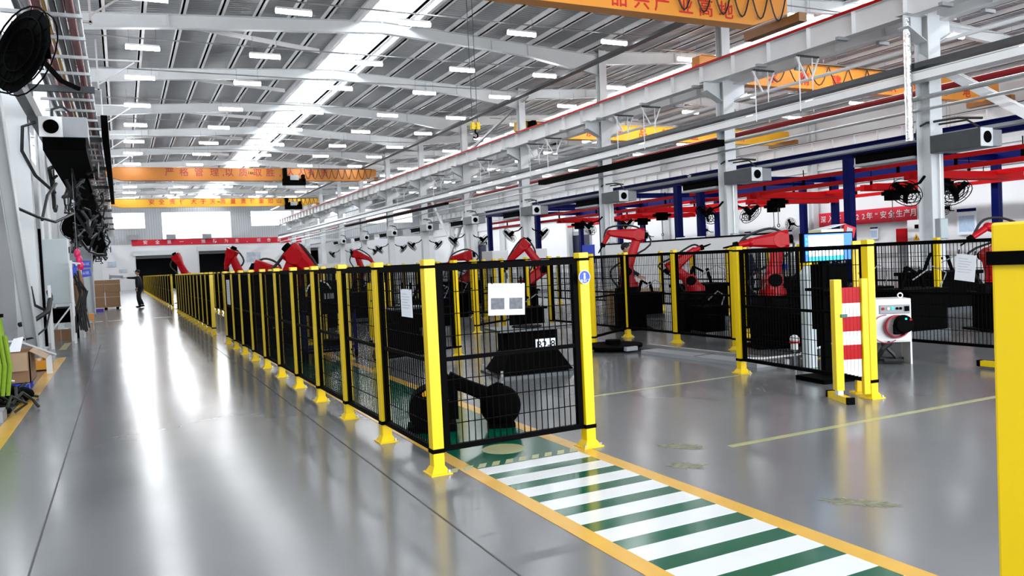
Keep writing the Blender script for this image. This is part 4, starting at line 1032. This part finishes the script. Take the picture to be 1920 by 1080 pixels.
t2 = thing('hand_pendant', 'black hand pendant hanging in the red coil of the white cabinet', 'pendant', (8.42, 6.72, 0), -.62)
part('shell', MB().cyl((.14, -.28, .5), (.14, -.36, .5), .115, .10, 22).box(.02, .14, -.34, -.28, .38, .5), BLK, t2, smooth=True, bevel=.008)
part('green_led', MB().cyl((.15, -.36, .57), (.15, -.366, .57), .012, n=10), LEDG, t2); part('stop_button', MB().cyl((.2, -.355, .56), (.2, -.372, .56), .014, n=12), RED, t2)
tag(part('cable_bundle', MB().tube([(8.3, 6.75, .03), (8.25, 6.6, .2), (8.32, 6.55, .27)], .03, 6).tube([(8.2, 6.8, .04), (8.4, 6.75, .05), (8.6, 6.6, .04), (8.45, 6.5, .04), (8.25, 6.6, .05)], .028, 6).tube([(8.35, 6.7, .25), (8.42, 6.6, .12), (8.5, 6.6, .04)], .025, 6), RUBBER, smooth=True),
    'black cable bundle under the white control cabinet', 'cables')

# ------------------------------------------------------------------ people
def skin(name, pts, edges, m, parent=None, lvl=1, root=0):
    me = bpy.data.meshes.new(name); me.from_pydata([p[:3] for p in pts], edges, [])
    me.materials.append(m); o = bpy.data.objects.new(name, me); C.objects.link(o)
    if parent is not None: o.parent = parent
    md = o.modifiers.new('skin', 'SKIN'); md.use_smooth_shade = True
    for i, p in enumerate(pts):
        sv = me.skin_vertices[0].data[i]; r = p[3]; sv.radius = (r, p[4] if len(p) > 4 else r); sv.use_root = (i == root)
    sd = o.modifiers.new('subdivision', 'SUBSURF'); sd.levels = lvl; sd.render_levels = lvl
    return o
def hand(mb, c, d, up):
    """palm plus five bent fingers; d points along the fingers"""
    c = Vector(c); d = Vector(d).normalized(); u = Vector(up); s = d.cross(u).normalized(); u = s.cross(d)
    mb.ball(c + d * .045, .042, .042, .018, 10, 6, Matrix((s, d, u)).transposed())
    for k, (off, L) in enumerate(((-.03, .06), (-.01, .07), (.01, .066), (.03, .052))):
        p = c + s * off + d * .075; mb.tube([p, p + d * L * .5 - u * .006, p + d * L * .8 - u * .025], [.009, .008, .006], 6)
    p = c - s * .04 + d * .02; mb.tube([p, p - s * .03 + d * .03, p - s * .03 + d * .055 - u * .01], [.01, .009, .007], 6)
def person(label, loc, rz, J, cloth=CLOTH, cap=False, h=1.0):
    """front is +X, left is +Y. J: joints"""
    g = lambda k: J[k]
    P = [(0, 0, .95, .09, .11), (0, 0, 1.15, .085, .10), (.01, 0, 1.35, .09, .12), (.015, 0, 1.47, .06, .06), (.02, 0, 1.55, .05, .05)]
    Ed = [(0, 1), (1, 2), (2, 3), (3, 4)]
    for sd in ('l', 'r'):
        sy = 1 if sd == 'l' else -1
        n = len(P); P += [(0.01, sy * .165, 1.40, .045), (*g('el' + sd), .045), (*g('ha' + sd), .03)]; Ed += [(2, n), (n, n+1), (n+1, n+2)]
        n = len(P); P += [(0, sy * .09, .86, .06), (*g('kn' + sd), .05), (*g('an' + sd), .04), (g('an' + sd)[0] + .14, g('an' + sd)[1], g('an' + sd)[2] - .06, .03, .04)]; Ed += [(0, n), (n, n+1), (n+1, n+2), (n+2, n+3)]
    root = skin('person', P, Ed, SKIN); root.location = loc; root.rotation_euler = (0, 0, rz); root.scale = (h,) * 3
    tag(root, label, 'person')
    jk = [(0, 0, .80, .18, .21), (0, 0, 1.12, .165, .19), (.01, 0, 1.34, .17, .205)]
    Pj = list(jk) + [(.012, 0, 1.46, .075, .08)]; Ej = [(0, 1), (1, 2), (2, 3)]
    Pt = [(0, 0, .96, .14, .155)]; Et = []
    for sd in ('l', 'r'):
        sy = 1 if sd == 'l' else -1; w_ = Vector(g('ha' + sd)).lerp(Vector(g('el' + sd)), .12)
        n = len(Pj); Pj += [(0.01, sy * .17, 1.41, .078), (*g('el' + sd), .062), (*w_, .048)]; Ej += [(2, n), (n, n+1), (n+1, n+2)]
        n = len(Pt); Pt += [(0, sy * .09, .86, .12), (*g('kn' + sd), .10), (*(Vector(g('an' + sd)) + Vector((0, 0, -.02))), .068)]; Et += [(0, n), (n, n+1), (n+1, n+2)]
    skin('jacket', Pj, Ej, cloth, root); skin('trousers', Pt, Et, cloth, root)
    sh = MB()
    for sd in ('l', 'r'):
        a = g('an' + sd); sh.ball((a[0] + .07, a[1], a[2] - .05), .14, .05, .045, 12, 8)
    part('shoes', sh, BLK, root, smooth=True)
    hd = MB(); hd.ball((.035, 0, 1.66), .098, .076, .118, 18, 12).ball((.075, 0, 1.60), .05, .048, .05, 12, 8)
    hd.add([(.128, -.013, 1.635), (.128, .013, 1.635), (.152, 0, 1.638), (.126, 0, 1.685)], [(0, 1, 2), (0, 2, 3), (1, 3, 2)])
    for sy in (-1, 1): hd.ball((.03, sy * .078, 1.655), .02, .01, .03, 8, 6)
    for sd in ('l', 'r'):
        a = Vector(g('ha' + sd)); e = Vector(g('el' + sd)); hand(hd, a, a - e, (0, 0, 1) if abs((a - e).normalized().z) < .8 else (1, 0, 0))
    part('head_and_hands', hd, SKIN, root, smooth=True)
    ey = MB()
    for sy in (-1, 1): ey.ball((.124, sy * .032, 1.672), .009, .013, .007, 8, 6)
    ey.bar((.121, -.024, 1.598), (.121, .024, 1.598), .008, .006); part('eyes_and_mouth', ey, HAIR, root)
    ha = MB(); ha.ball((.015, 0, 1.695), .108, .086, .1, 18, 10)
    part('cap' if cap else 'hair', ha.box(.05, .19, -.06, .06, 1.70, 1.712) if cap else ha, HAIR, root, smooth=True)
    return root
walk = dict(ell=(.12, .26, 1.22), hal=(.05, .3, .98), elr=(.2, -.2, 1.33), har=(.5, -.18, 1.36), knl=(.06, .1, .52), anl=(-.12, .09, .12), knr=(.10, -.09, .5), anr=(.12, -.08, .1))
walk = dict(ell=(-.05, .27, 1.15), hal=(.0, .3, .9), elr=(.28, -.22, 1.40), har=(.62, -.2, 1.42), knl=(.02, .08, .5), anl=(-.16, .07, .14), knr=(.08, -.07, .5), anr=(.02, -.05, .1))
person('person in long dark clothes and cap, arm stretched towards the cardboard boxes', (.72, 41.9, 0), math.pi - .3, walk, CLOTH, True, 1.03)
stand = dict(ell=(.05, .27, 1.15), hal=(.28, .15, 1.05), elr=(.05, -.27, 1.15), har=(.28, -.15, 1.05), knl=(.02, .1, .5), anl=(0, .11, .1), knr=(.02, -.1, .5), anr=(0, -.11, .1))
person('person in navy work clothes standing under the robot that reaches left', (9.45, 13.75, 0), -.9, stand, CLOTHN, False, .97)
person('person with dark hair just visible over the fence left of the blue screen', (11.3, 12.2, 0), -1.2, stand, CLOTHN, False, .94)

# ------------------------------------------------------------------ left side: pipe rack, fans, cabinets, clutter
t = thing('pipe_rack', 'overhead rack of red, yellow and grey pipes along the left side of the aisle', 'pipe rack')
for x, z, r, m, nm in ((-.40, 6.0, .045, GALV, 'silver_pipe'), (-.52, 6.1, .075, REDD, 'red_pipe'), (-.66, 6.1, .05, GREY, 'grey_pipe'), (-.78, 6.15, .06, STEELD, 'dark_pipe'),
                       (-.90, 6.1, .03, AMBER, 'yellow_pipe'), (-1.02, 6.15, .075, REDD, 'red_pipe'), (-1.16, 6.1, .05, STEELW, 'white_pipe'), (-1.3, 6.1, .06, STEELD, 'dark_pipe')):
    part(nm, MB().cyl((x, 9, z), (x, 98, z), r, n=9), m, t, smooth=True)
me = MB().box(-1.5, -.34, -.03, .03, 5.86, 5.92).mesh('cross_bar', GALV)
for k in range(60): link('cross_bar', me, t).location = (0, 12.3 + 1.4 * k, 0)
me = MB().box(-1.61, -.3, -.05, .05, 5.72, 5.86).mesh('bracket', STEELD)
for Y in COLY[1:11]: link('bracket', me, t).location = (0, Y + .3, 0)
part('side_tray', MB().box(-1.6, -1.42, 9, 98, 5.0, 5.3), STEELD, t)
tag(part('black_duct', MB().box(-.28, -.1, 26, 49, 5.55, 6.25), BLKM), 'long black duct hanging at the aisle side of the pipe rack', 'duct')
tag(part('lower_cable_tray', MB().box(-1.45, -.75, 21.5, 60, 4.5, 4.62).box(-1.45, -1.41, 21.5, 60, 4.5, 4.8).box(-.79, -.75, 21.5, 60, 4.5, 4.8), BLKM), 'black cable tray hanging below the pipe rack on the left', 'cable tray')
# brackets with struts reaching in from the left columns
for k, Y in enumerate(COLY[1:7]):
    o = part('lamp_bracket', MB().bar((-1.6, Y + .35, 8.25), (.9, Y + .35, 8.3), .06, .05).bar((-.3, Y + .35, 7.5), (.75, Y + .35, 8.25), .04, .04).bar((-.3, Y + .35, 7.3), (-.3, Y + .35, 8.9), .05, .05).bar((-1.6, Y + .35, 7.35), (-.25, Y + .35, 7.35), .05, .05), GALV)
    tag(o, 'small grey wall bracket with strut above the pipe rack, %s from the camera' % nth(k), 'bracket', 'brackets above the pipe rack')
# big fan at top left, fan unit, further fans
bf = Proto('wall_fan'); fan_parts(bf, .58)
bf.add('back_shroud', MB().cyl((0, .02, 0), (0, .14, 0), .55, .3, 24), BLKM)
f = bf.put('big black fan at the top left corner', 'fan', (-.98, 11.6, 4.4), 0); f.rotation_euler = (-.25, .1, -.95)
for k, (x, Y, z, a) in enumerate(((-1.05, 26.2, 3.1, -.5), (-.85, 28.6, 3.5, .6), (-1.0, 33.4, 3.0, -.5), (-.9, 36, 3.3, .7), (-1.0, 40.6, 2.9, -.4), (-.95, 43.2, 3.0, .6))):
    f = bf.put('black fan among the dark cables on the left side, %s from the camera' % nth(k), 'fan', (x, Y, z), 0, 'fans on the left side', scale=.85); f.rotation_euler = (-.5, .2, a)
u = thing('fan_coil_unit', 'large grey fan unit with round hole on the second left column', 'fan unit', (-.95, 19.6, 4.8))
part('casing', MB().box(-.45, 0, 0, 1.3, -.22, .22), STEELW, u, bevel=.01); part('louvre_box', MB().box(0, .47, 0, 1.3, -.22, .22), GREY, u, bevel=.01)
part('fan_opening', MB().cyl((-.22, -.01, 0), (-.22, -.025, 0), .15, n=24), BLKM, u)
part('under_duct', MB().box(-.4, .42, .05, 5.5, -.5, -.22), BLKM, u)
part('cable_hose', MB().tube([(-.5, .1, .1), (-.75, .1, .0), (-.8, .2, -.5), (-.6, .4, -1.0), (-.3, 1.2, -1.3)], .035, 7).tube([(-.2, .3, .2), (-.2, .3, .42), (0, .3, .5), (.1, .6, .45)], .03, 7), RUBBER, u, smooth=True)
rnd = random.Random(11); m = MB()
for k in range(90):
    y = rnd.uniform(21, 46); x = rnd.uniform(-1.4, -.5); z = rnd.uniform(2.6, 4.6)
    P = [(x, y, z)]
    for q in range(6): P.append((P[-1][0] + rnd.uniform(-.22, .22), P[-1][1] + rnd.uniform(-.2, .8), P[-1][2] + rnd.uniform(-.35, .3)))
    P = [(min(max(p[0], -1.5), -.4), p[1], min(max(p[2], 2.3), 4.8)) for p in P]
    m.tube(P, rnd.uniform(.015, .05), 5)
tag(part('hanging_cables', m, RUBBER), 'tangle of black cables and hoses hanging under the left pipe rack', 'cables', kind='stuff')
for k, (y, pts) in enumerate(((18, [(-1.75, 18.2, 2.95), (-1.45, 18.6, 2.8), (-1.2, 19.5, 2.75), (-.9, 20.6, 3.0)]), (17, [(-1.4, 18.9, 2.75), (-1.3, 19.3, 3.3), (-1.15, 19.8, 3.6)]))):
    tag(part('black_hose', MB().tube(pts, .03, 7), RUBBER, smooth=True), 'black hose %s the fan unit on the second left column' % ('sagging left below', 'rising towards')[k], 'hose')
# conduits on the wall, column boxes
me = MB().cyl((0, 0, 0), (0, 0, 5.4), .035, n=8).mesh('vertical_conduit', STEELW, True)
for k, (x, y) in enumerate(((-1.75, 23.6), (-1.6, 23.6), (-1.7, 25.4), (-1.55, 31.0))):
    o = link('vertical_conduit', me); o.location = (x, y, 0); tag(o, 'white vertical conduit behind the white wall cabinet, %s from the camera' % nth(k), 'pipe', 'conduits on the left side')
tag(part('black_post', MB().box(-1.66, -1.60, 21.0, 21.06, 0, 2.7), BLK), 'thin black post left of the white wall cabinet', 'post')
t = thing('wall_cabinet', 'tall pale grey green cabinet on a frame at the left side', 'cabinet', (-1.37, 22.0, 0))
part('body', MB().box(-.3, .22, 0, .35, .93, 2.5), CABG, t, bevel=.012); part('side_door', MB().box(.22, .25, .02, .33, .95, 2.48), WHT, t, bevel=.005); part('handle', MB().box(.25, .27, .05, .08, 2.15, 2.3), BLK, t)
part('stand_leg', MB().box(.2, .25, 0, .05, 0, .93), STEELW, t); part('stand_leg', MB().box(-.3, -.25, 0, .05, 0, .93), STEELW, t); part('stand_brace', MB().bar((-.28, .02, .2), (.22, .02, .85), .035, .035), STEELW, t)
t = thing('foil_bag', 'bright pink foil bundle hanging beside the tall pale cabinet', 'bag', (-.98, 21.9 + 1.1, 2.0)); b_ = MB()
for dx, dz in ((0, .16), (.03, 0), (.06, -.16)): b_.ball((dx, 0, dz), .075, .06, .12, 12, 8)
part('wrapping', b_, PINK, t, smooth=True); part('string', MB().cyl((0, 0, .2), (0, 0, 2.3), .006, n=4), GREY, t)
t = thing('grey_wall_box', 'large grey box mounted behind the pink bundle', 'cabinet', (-1.2, 30, 0)); part('body', MB().box(-.35, .35, 0, .6, 1.75, 2.6), GREY, t, bevel=.01); part('lower_body', MB().box(-.05, .35, .05, .55, .3, 1.75), CABG, t); part('leg', MB().box(-.33, -.27, 0, .06, 0, 1.75), GREY, t); part('leg', MB().box(.27, .33, 0, .06, 0, 1.75), GREY, t)
for k, (x, y, z, rot) in enumerate(((-1.0, 26.0, 1.93, 0), (-.95, 24.0, 1.65, -.08))):
    t = thing('direction_sign', 'blue sign with white arrow, %s' % ('upper one on the grey box', 'lower tilted one beside the pink bundle')[k], 'sign', (x, y, z)); t.rotation_euler = (0, rot, 0)
    part('plate', MB().box(-.22, .22, 0, .012, -.1, .1), BLUEB, t); part('arrow', MB().prism([(-.19, .02), (-.1, .075), (-.13, .02), (-.08, -.05), (-.13, -.03), (-.15, -.05)], 'y', -.004, 0), PAPER, t)
    me = text_mesh('办公区', .085, PAPER, name='sign_lettering', depth=.001); me.transform(front_y(.06, -.004, 0)); link('sign_lettering', me, t)
    part('post', MB().cyl((0, .03, -z), (0, .03, 0), .015, n=6), GREY, t)
# equipment frame with hoses
t = thing('hose_stand', 'white framed stand hung with hoses, tools and a brown cover', 'stand', (-1.05, 21.2, 0))
for dx, dy in ((0, 0), (.12, 1.8)): part('upright', MB().box(dx - .025, dx + .025, dy - .025, dy + .025, 0, 1.95), STEELW, t)
part('cross_bar', MB().bar((0, 0, 1.9), (.12, 1.8, 1.9), .04, .04), STEELW, t)
part('brown_cover', MB().tube([(.08, .9, 1.75), (.1, .95, 1.4), (.08, 1.0, 1.0), (.06, 1.0, .75)], [.07, .12, .1, .05], 9), CARD, t, smooth=True)
part('blue_valve', MB().box(.0, .1, .5, .6, 1.6, 1.8), BLUEB, t)
m = MB()
for k in range(14):
    a = .2 * k; m.tube([(rnd.uniform(0, .2), a * .7, 1.7 - .05 * k), (rnd.uniform(.0, .3), a * .7 + .1, 1.2), (rnd.uniform(.0, .3), a * .7, .7), (rnd.uniform(.0, .25), a * .7 - .1, .25)], .022, 5)
part('hose', m, RUBBER, t)
t = thing('curved_hose', 'thick black curved hose at the foot of the second left column', 'hose', (-1.5, 20.6, 0))
part('pipe', MB().tube([(-.45, -1.5, .62), (-.2, -1.3, .68), (.05, -1.0, .85), (.08, -.6, 1.15), (.02, -.2, 1.25)], .05, 8).tube([(-.5, -1.6, .3), (-.2, -1.4, .33), (.0, -1.1, .5), (.08, -.8, .9)], .02, 6).tube([(-.25, -1, 1.4), (-.2, -1, 1.0), (0, -.8, .85), (.1, -.6, 1.1)], .035, 7), RUBBER, t, smooth=True)
part('support', MB().box(.04, .1, -.7, -.6, 0, 1.4), WHT, t)
tag(part('dark_shelf', MB().box(-1.75, -1.05, 23.0, 24.6, .72, .78).box(-1.75, -1.70, 23, 23.05, 0, .72).box(-1.1, -1.05, 23, 23.05, 0, .72).box(-1.75, -1.05, 23.4, 24.6, .4, .7), BLKM), 'black low shelf under the tall pale cabinet', 'shelf')
t = thing('cardboard_box', 'orange brown cardboard box under the black shelf', 'box', (-1.45, 22.6, 0)); part('carton', MB().box(-.18, .22, 0, .35, 0, .26), CARD, t); part('tape', MB().box(.0, .03, -.004, .354, 0, .264), CARDL, t)
tag(part('small_orange_box', MB().box(-.96, -.8, 26.2, 26.5, .3, .48).box(-.95, -.93, 26.2, 26.5, 0, .3).box(-.83, -.81, 26.2, 26.5, 0, .3), ORANGE), 'small orange box on short legs in front of the stacked cartons', 'box')
# stacked cartons with trolley
def carton(label, x, y, z, w_, d, h, m=CARD):
    t = thing('cardboard_box', label, 'box', (x, y, z)); part('carton', MB().box(-w_/2, w_/2, -d/2, d/2, 0, h), m, t, bevel=.008); part('tape', MB().box(-w_/2 - .003, w_/2 + .003, -d/2 - .004, -d/2, h*.62, h*.68), CARDL, t)
    part('lid_seam', MB().box(-w_/2, w_/2, -.01, .01, h, h + .004), CARDL, t)
tt = thing('pallet', 'low pallet with wheels carrying the stacked cartons', 'pallet', (-.75, 42.6, 0)); part('deck', MB().box(-.75, .65, -.5, .5, .1, .16), WOOD, tt)
for dx in (-.6, .0, .5): part('block', MB().box(dx - .06, dx + .06, -.45, .45, 0, .1), BLK, tt)
carton('brown carton at the bottom left of the stack beside the person', -1.1, 42.6, .16, .62, .8, .68)
carton('brown carton at the bottom right of the stack beside the person', -.43, 42.6, .16, .62, .8, .66)
carton('brown carton on top of the bottom left carton', -1.12, 42.6, .842, .66, .8, .56)
carton('brown carton on top of the bottom right carton', -.43, 42.6, .822, .68, .8, .58)
carton('pale brown carton at the left of the carton stack', -1.62, 41.2, .0, .5, .6, .6, CARDL)
t = thing('open_carton', 'grey open carton tilted on top of the carton stack', 'box', (-.25, 42.6, 1.36)); t.rotation_euler = (0, .08, 0)
part('carton', MB().box(-.3, .3, -.25, .25, .06, .09).box(-.3, -.28, -.25, .25, .06, .3).box(.28, .3, -.25, .25, .06, .22).box(-.3, .3, .23, .25, .06, .25), GREY, t); part('sheet', MB().box(-.2, .3, -.26, -.24, .0, .12), PAPER, t)
tag(part('purple_crate', MB().box(-1.2, -.8, 39.6, 39.9, 0, .14), mat('purple_plastic', (.08, .03, .3), .5)), 'low purple crate on the floor in front of the carton stack', 'crate')
# foreground left pile
t = thing('blue_pallet', 'blue plastic pallet behind the yellow floor line at the left edge', 'pallet', (-1.36, 12.9, 0))
part('deck', MB().box(-.22, .13, -.55, .6, .10, .14), BLUEB, t)
for y in (-.5, -.02, .5): part('runner', MB().box(-.21, .12, y - .05, y + .05, 0, .1), BLUEB, t)
t = thing('open_cardboard_box', 'open brown cardboard box standing on the blue pallet', 'box', (-1.39, 12.75, .14))
part('wall', MB().box(-.24, .22, -.36, -.345, 0, .42).box(-.24, .22, .345, .36, 0, .42).box(-.24, -.225, -.36, .36, 0, .42).box(.205, .22, -.36, .36, 0, .42).box(-.24, .22, -.36, .36, 0, .01), CARD, t)
part('front_flap', MB().box(-.24, .2, -.44, -.425, .22, .46, Matrix.Rotation(.1, 4, 'X')), CARDL, t); part('side_flap', MB().add([(.215, -.3, .42), (.215, .3, .42), (.40, .3, .30), (.40, -.3, .30), (.215, -.3, .428), (.215, .3, .428), (.40, .3, .308), (.40, -.3, .308)], [(0,1,2,3),(7,6,5,4),(0,4,5,1),(2,6,7,3),(1,5,6,2),(3,7,4,0)]), CARDL, t)
part('paper_flap', MB().add([(-.05, -.2, .42), (.1, -.2, .42), (.12, .1, .6), (.0, .1, .58), (-.05, -.19, .42), (.1, -.19, .42), (.12, .11, .6), (.0, .11, .58)], [(0,1,2,3),(7,6,5,4),(0,4,5,1),(2,6,7,3),(1,5,6,2),(3,7,4,0)]), PAPER, t)
t = thing('white_board_strip', 'long white panel leaning over the yellow tray', 'board', (-1.25, 14.4, 0)); part('board', MB().bar((-.28, -.5, .62), (.14, .4, .30), .2, .03), WHT, t); part('support', MB().box(.08, .16, .34, .46, 0, .3), WHT, t)
t = thing('yellow_tray', 'orange yellow tray with white items beside the floor line', 'tray', (-1.36, 15.6, 0)); part('tray', MB().box(-.24, .2, -.3, .3, 0, .02).box(-.24, .2, -.3, -.28, 0, .17).box(-.24, .2, .28, .3, 0, .17).box(-.24, -.22, -.3, .3, 0, .17).box(.18, .2, -.3, .3, 0, .17), mat('orange_plastic', (.8, .34, .01), .5), t)
for k in range(4): part('content', MB().cyl((-.16 + .09 * k, -.05 * (k % 2), .02), (-.16 + .09 * k, -.05 * (k % 2), .22 - .02 * (k % 3)), .035, n=10), (PAPER, CARD)[k % 2], t)
t = thing('webbing_coil', 'hanging yellow green lifting webbing at the left edge', 'lifting strap', (-1.33, 10.6, 0)); m = MB()
for k in range(6):
    x = -.16 + .05 * k; m.tube([(x, .0, .25), (x + .03, .02, .6), (x - .02, 0, .9), (x - .04, .0, 1.12)], .03, 7); m.tube([(x + .01, -.05, .22), (x + .05, -.04, .55), (x + .02, -.05, .9)], .022, 6)
part('webbing', m, HIVIS, t); part('hanger', MB().box(-.3, .1, -.03, .03, 1.11, 1.15).box(-.3, -.26, -.03, .03, 0, 1.13), BLK, t)
t = thing('tool_heap', 'heap of black bags and dark cables on the floor at the left edge', 'bags', (-1.38, 11.3, 0)); m = MB()
rnd = random.Random(5)
for k in range(9): m.ball((rnd.uniform(-.2, .12), rnd.uniform(-1.0, .5), rnd.uniform(.06, .16)), rnd.uniform(.1, .2), rnd.uniform(.15, .3), rnd.uniform(.06, .12), 12, 8)
part('bag', m, BLKM, t, smooth=True); m = MB()
for k in range(12):
    x, y = rnd.uniform(-.2, .2), rnd.uniform(-1.1, .5); m.tube([(x, y, .12), (x + rnd.uniform(-.1, .15), y + .2, .22), (x + rnd.uniform(-.1, .2), y + .35, .1), (x + rnd.uniform(0, .25), y + .3, .02)], .018, 5)
part('cable', m, mat('dark_green_strap', (.006, .012, .007), .6), t); part('grey_case', MB().box(-.25, .15, -1.3, -.95, .0, .12), GREY, t); part('white_tag', MB().tube([(-.1, .3, .27), (.0, .32, .29), (.1, .35, .26)], .012, 5), PAPER, t); part('red_tag', MB().box(-.02, .05, .2, .26, .2, .24), RED, t)
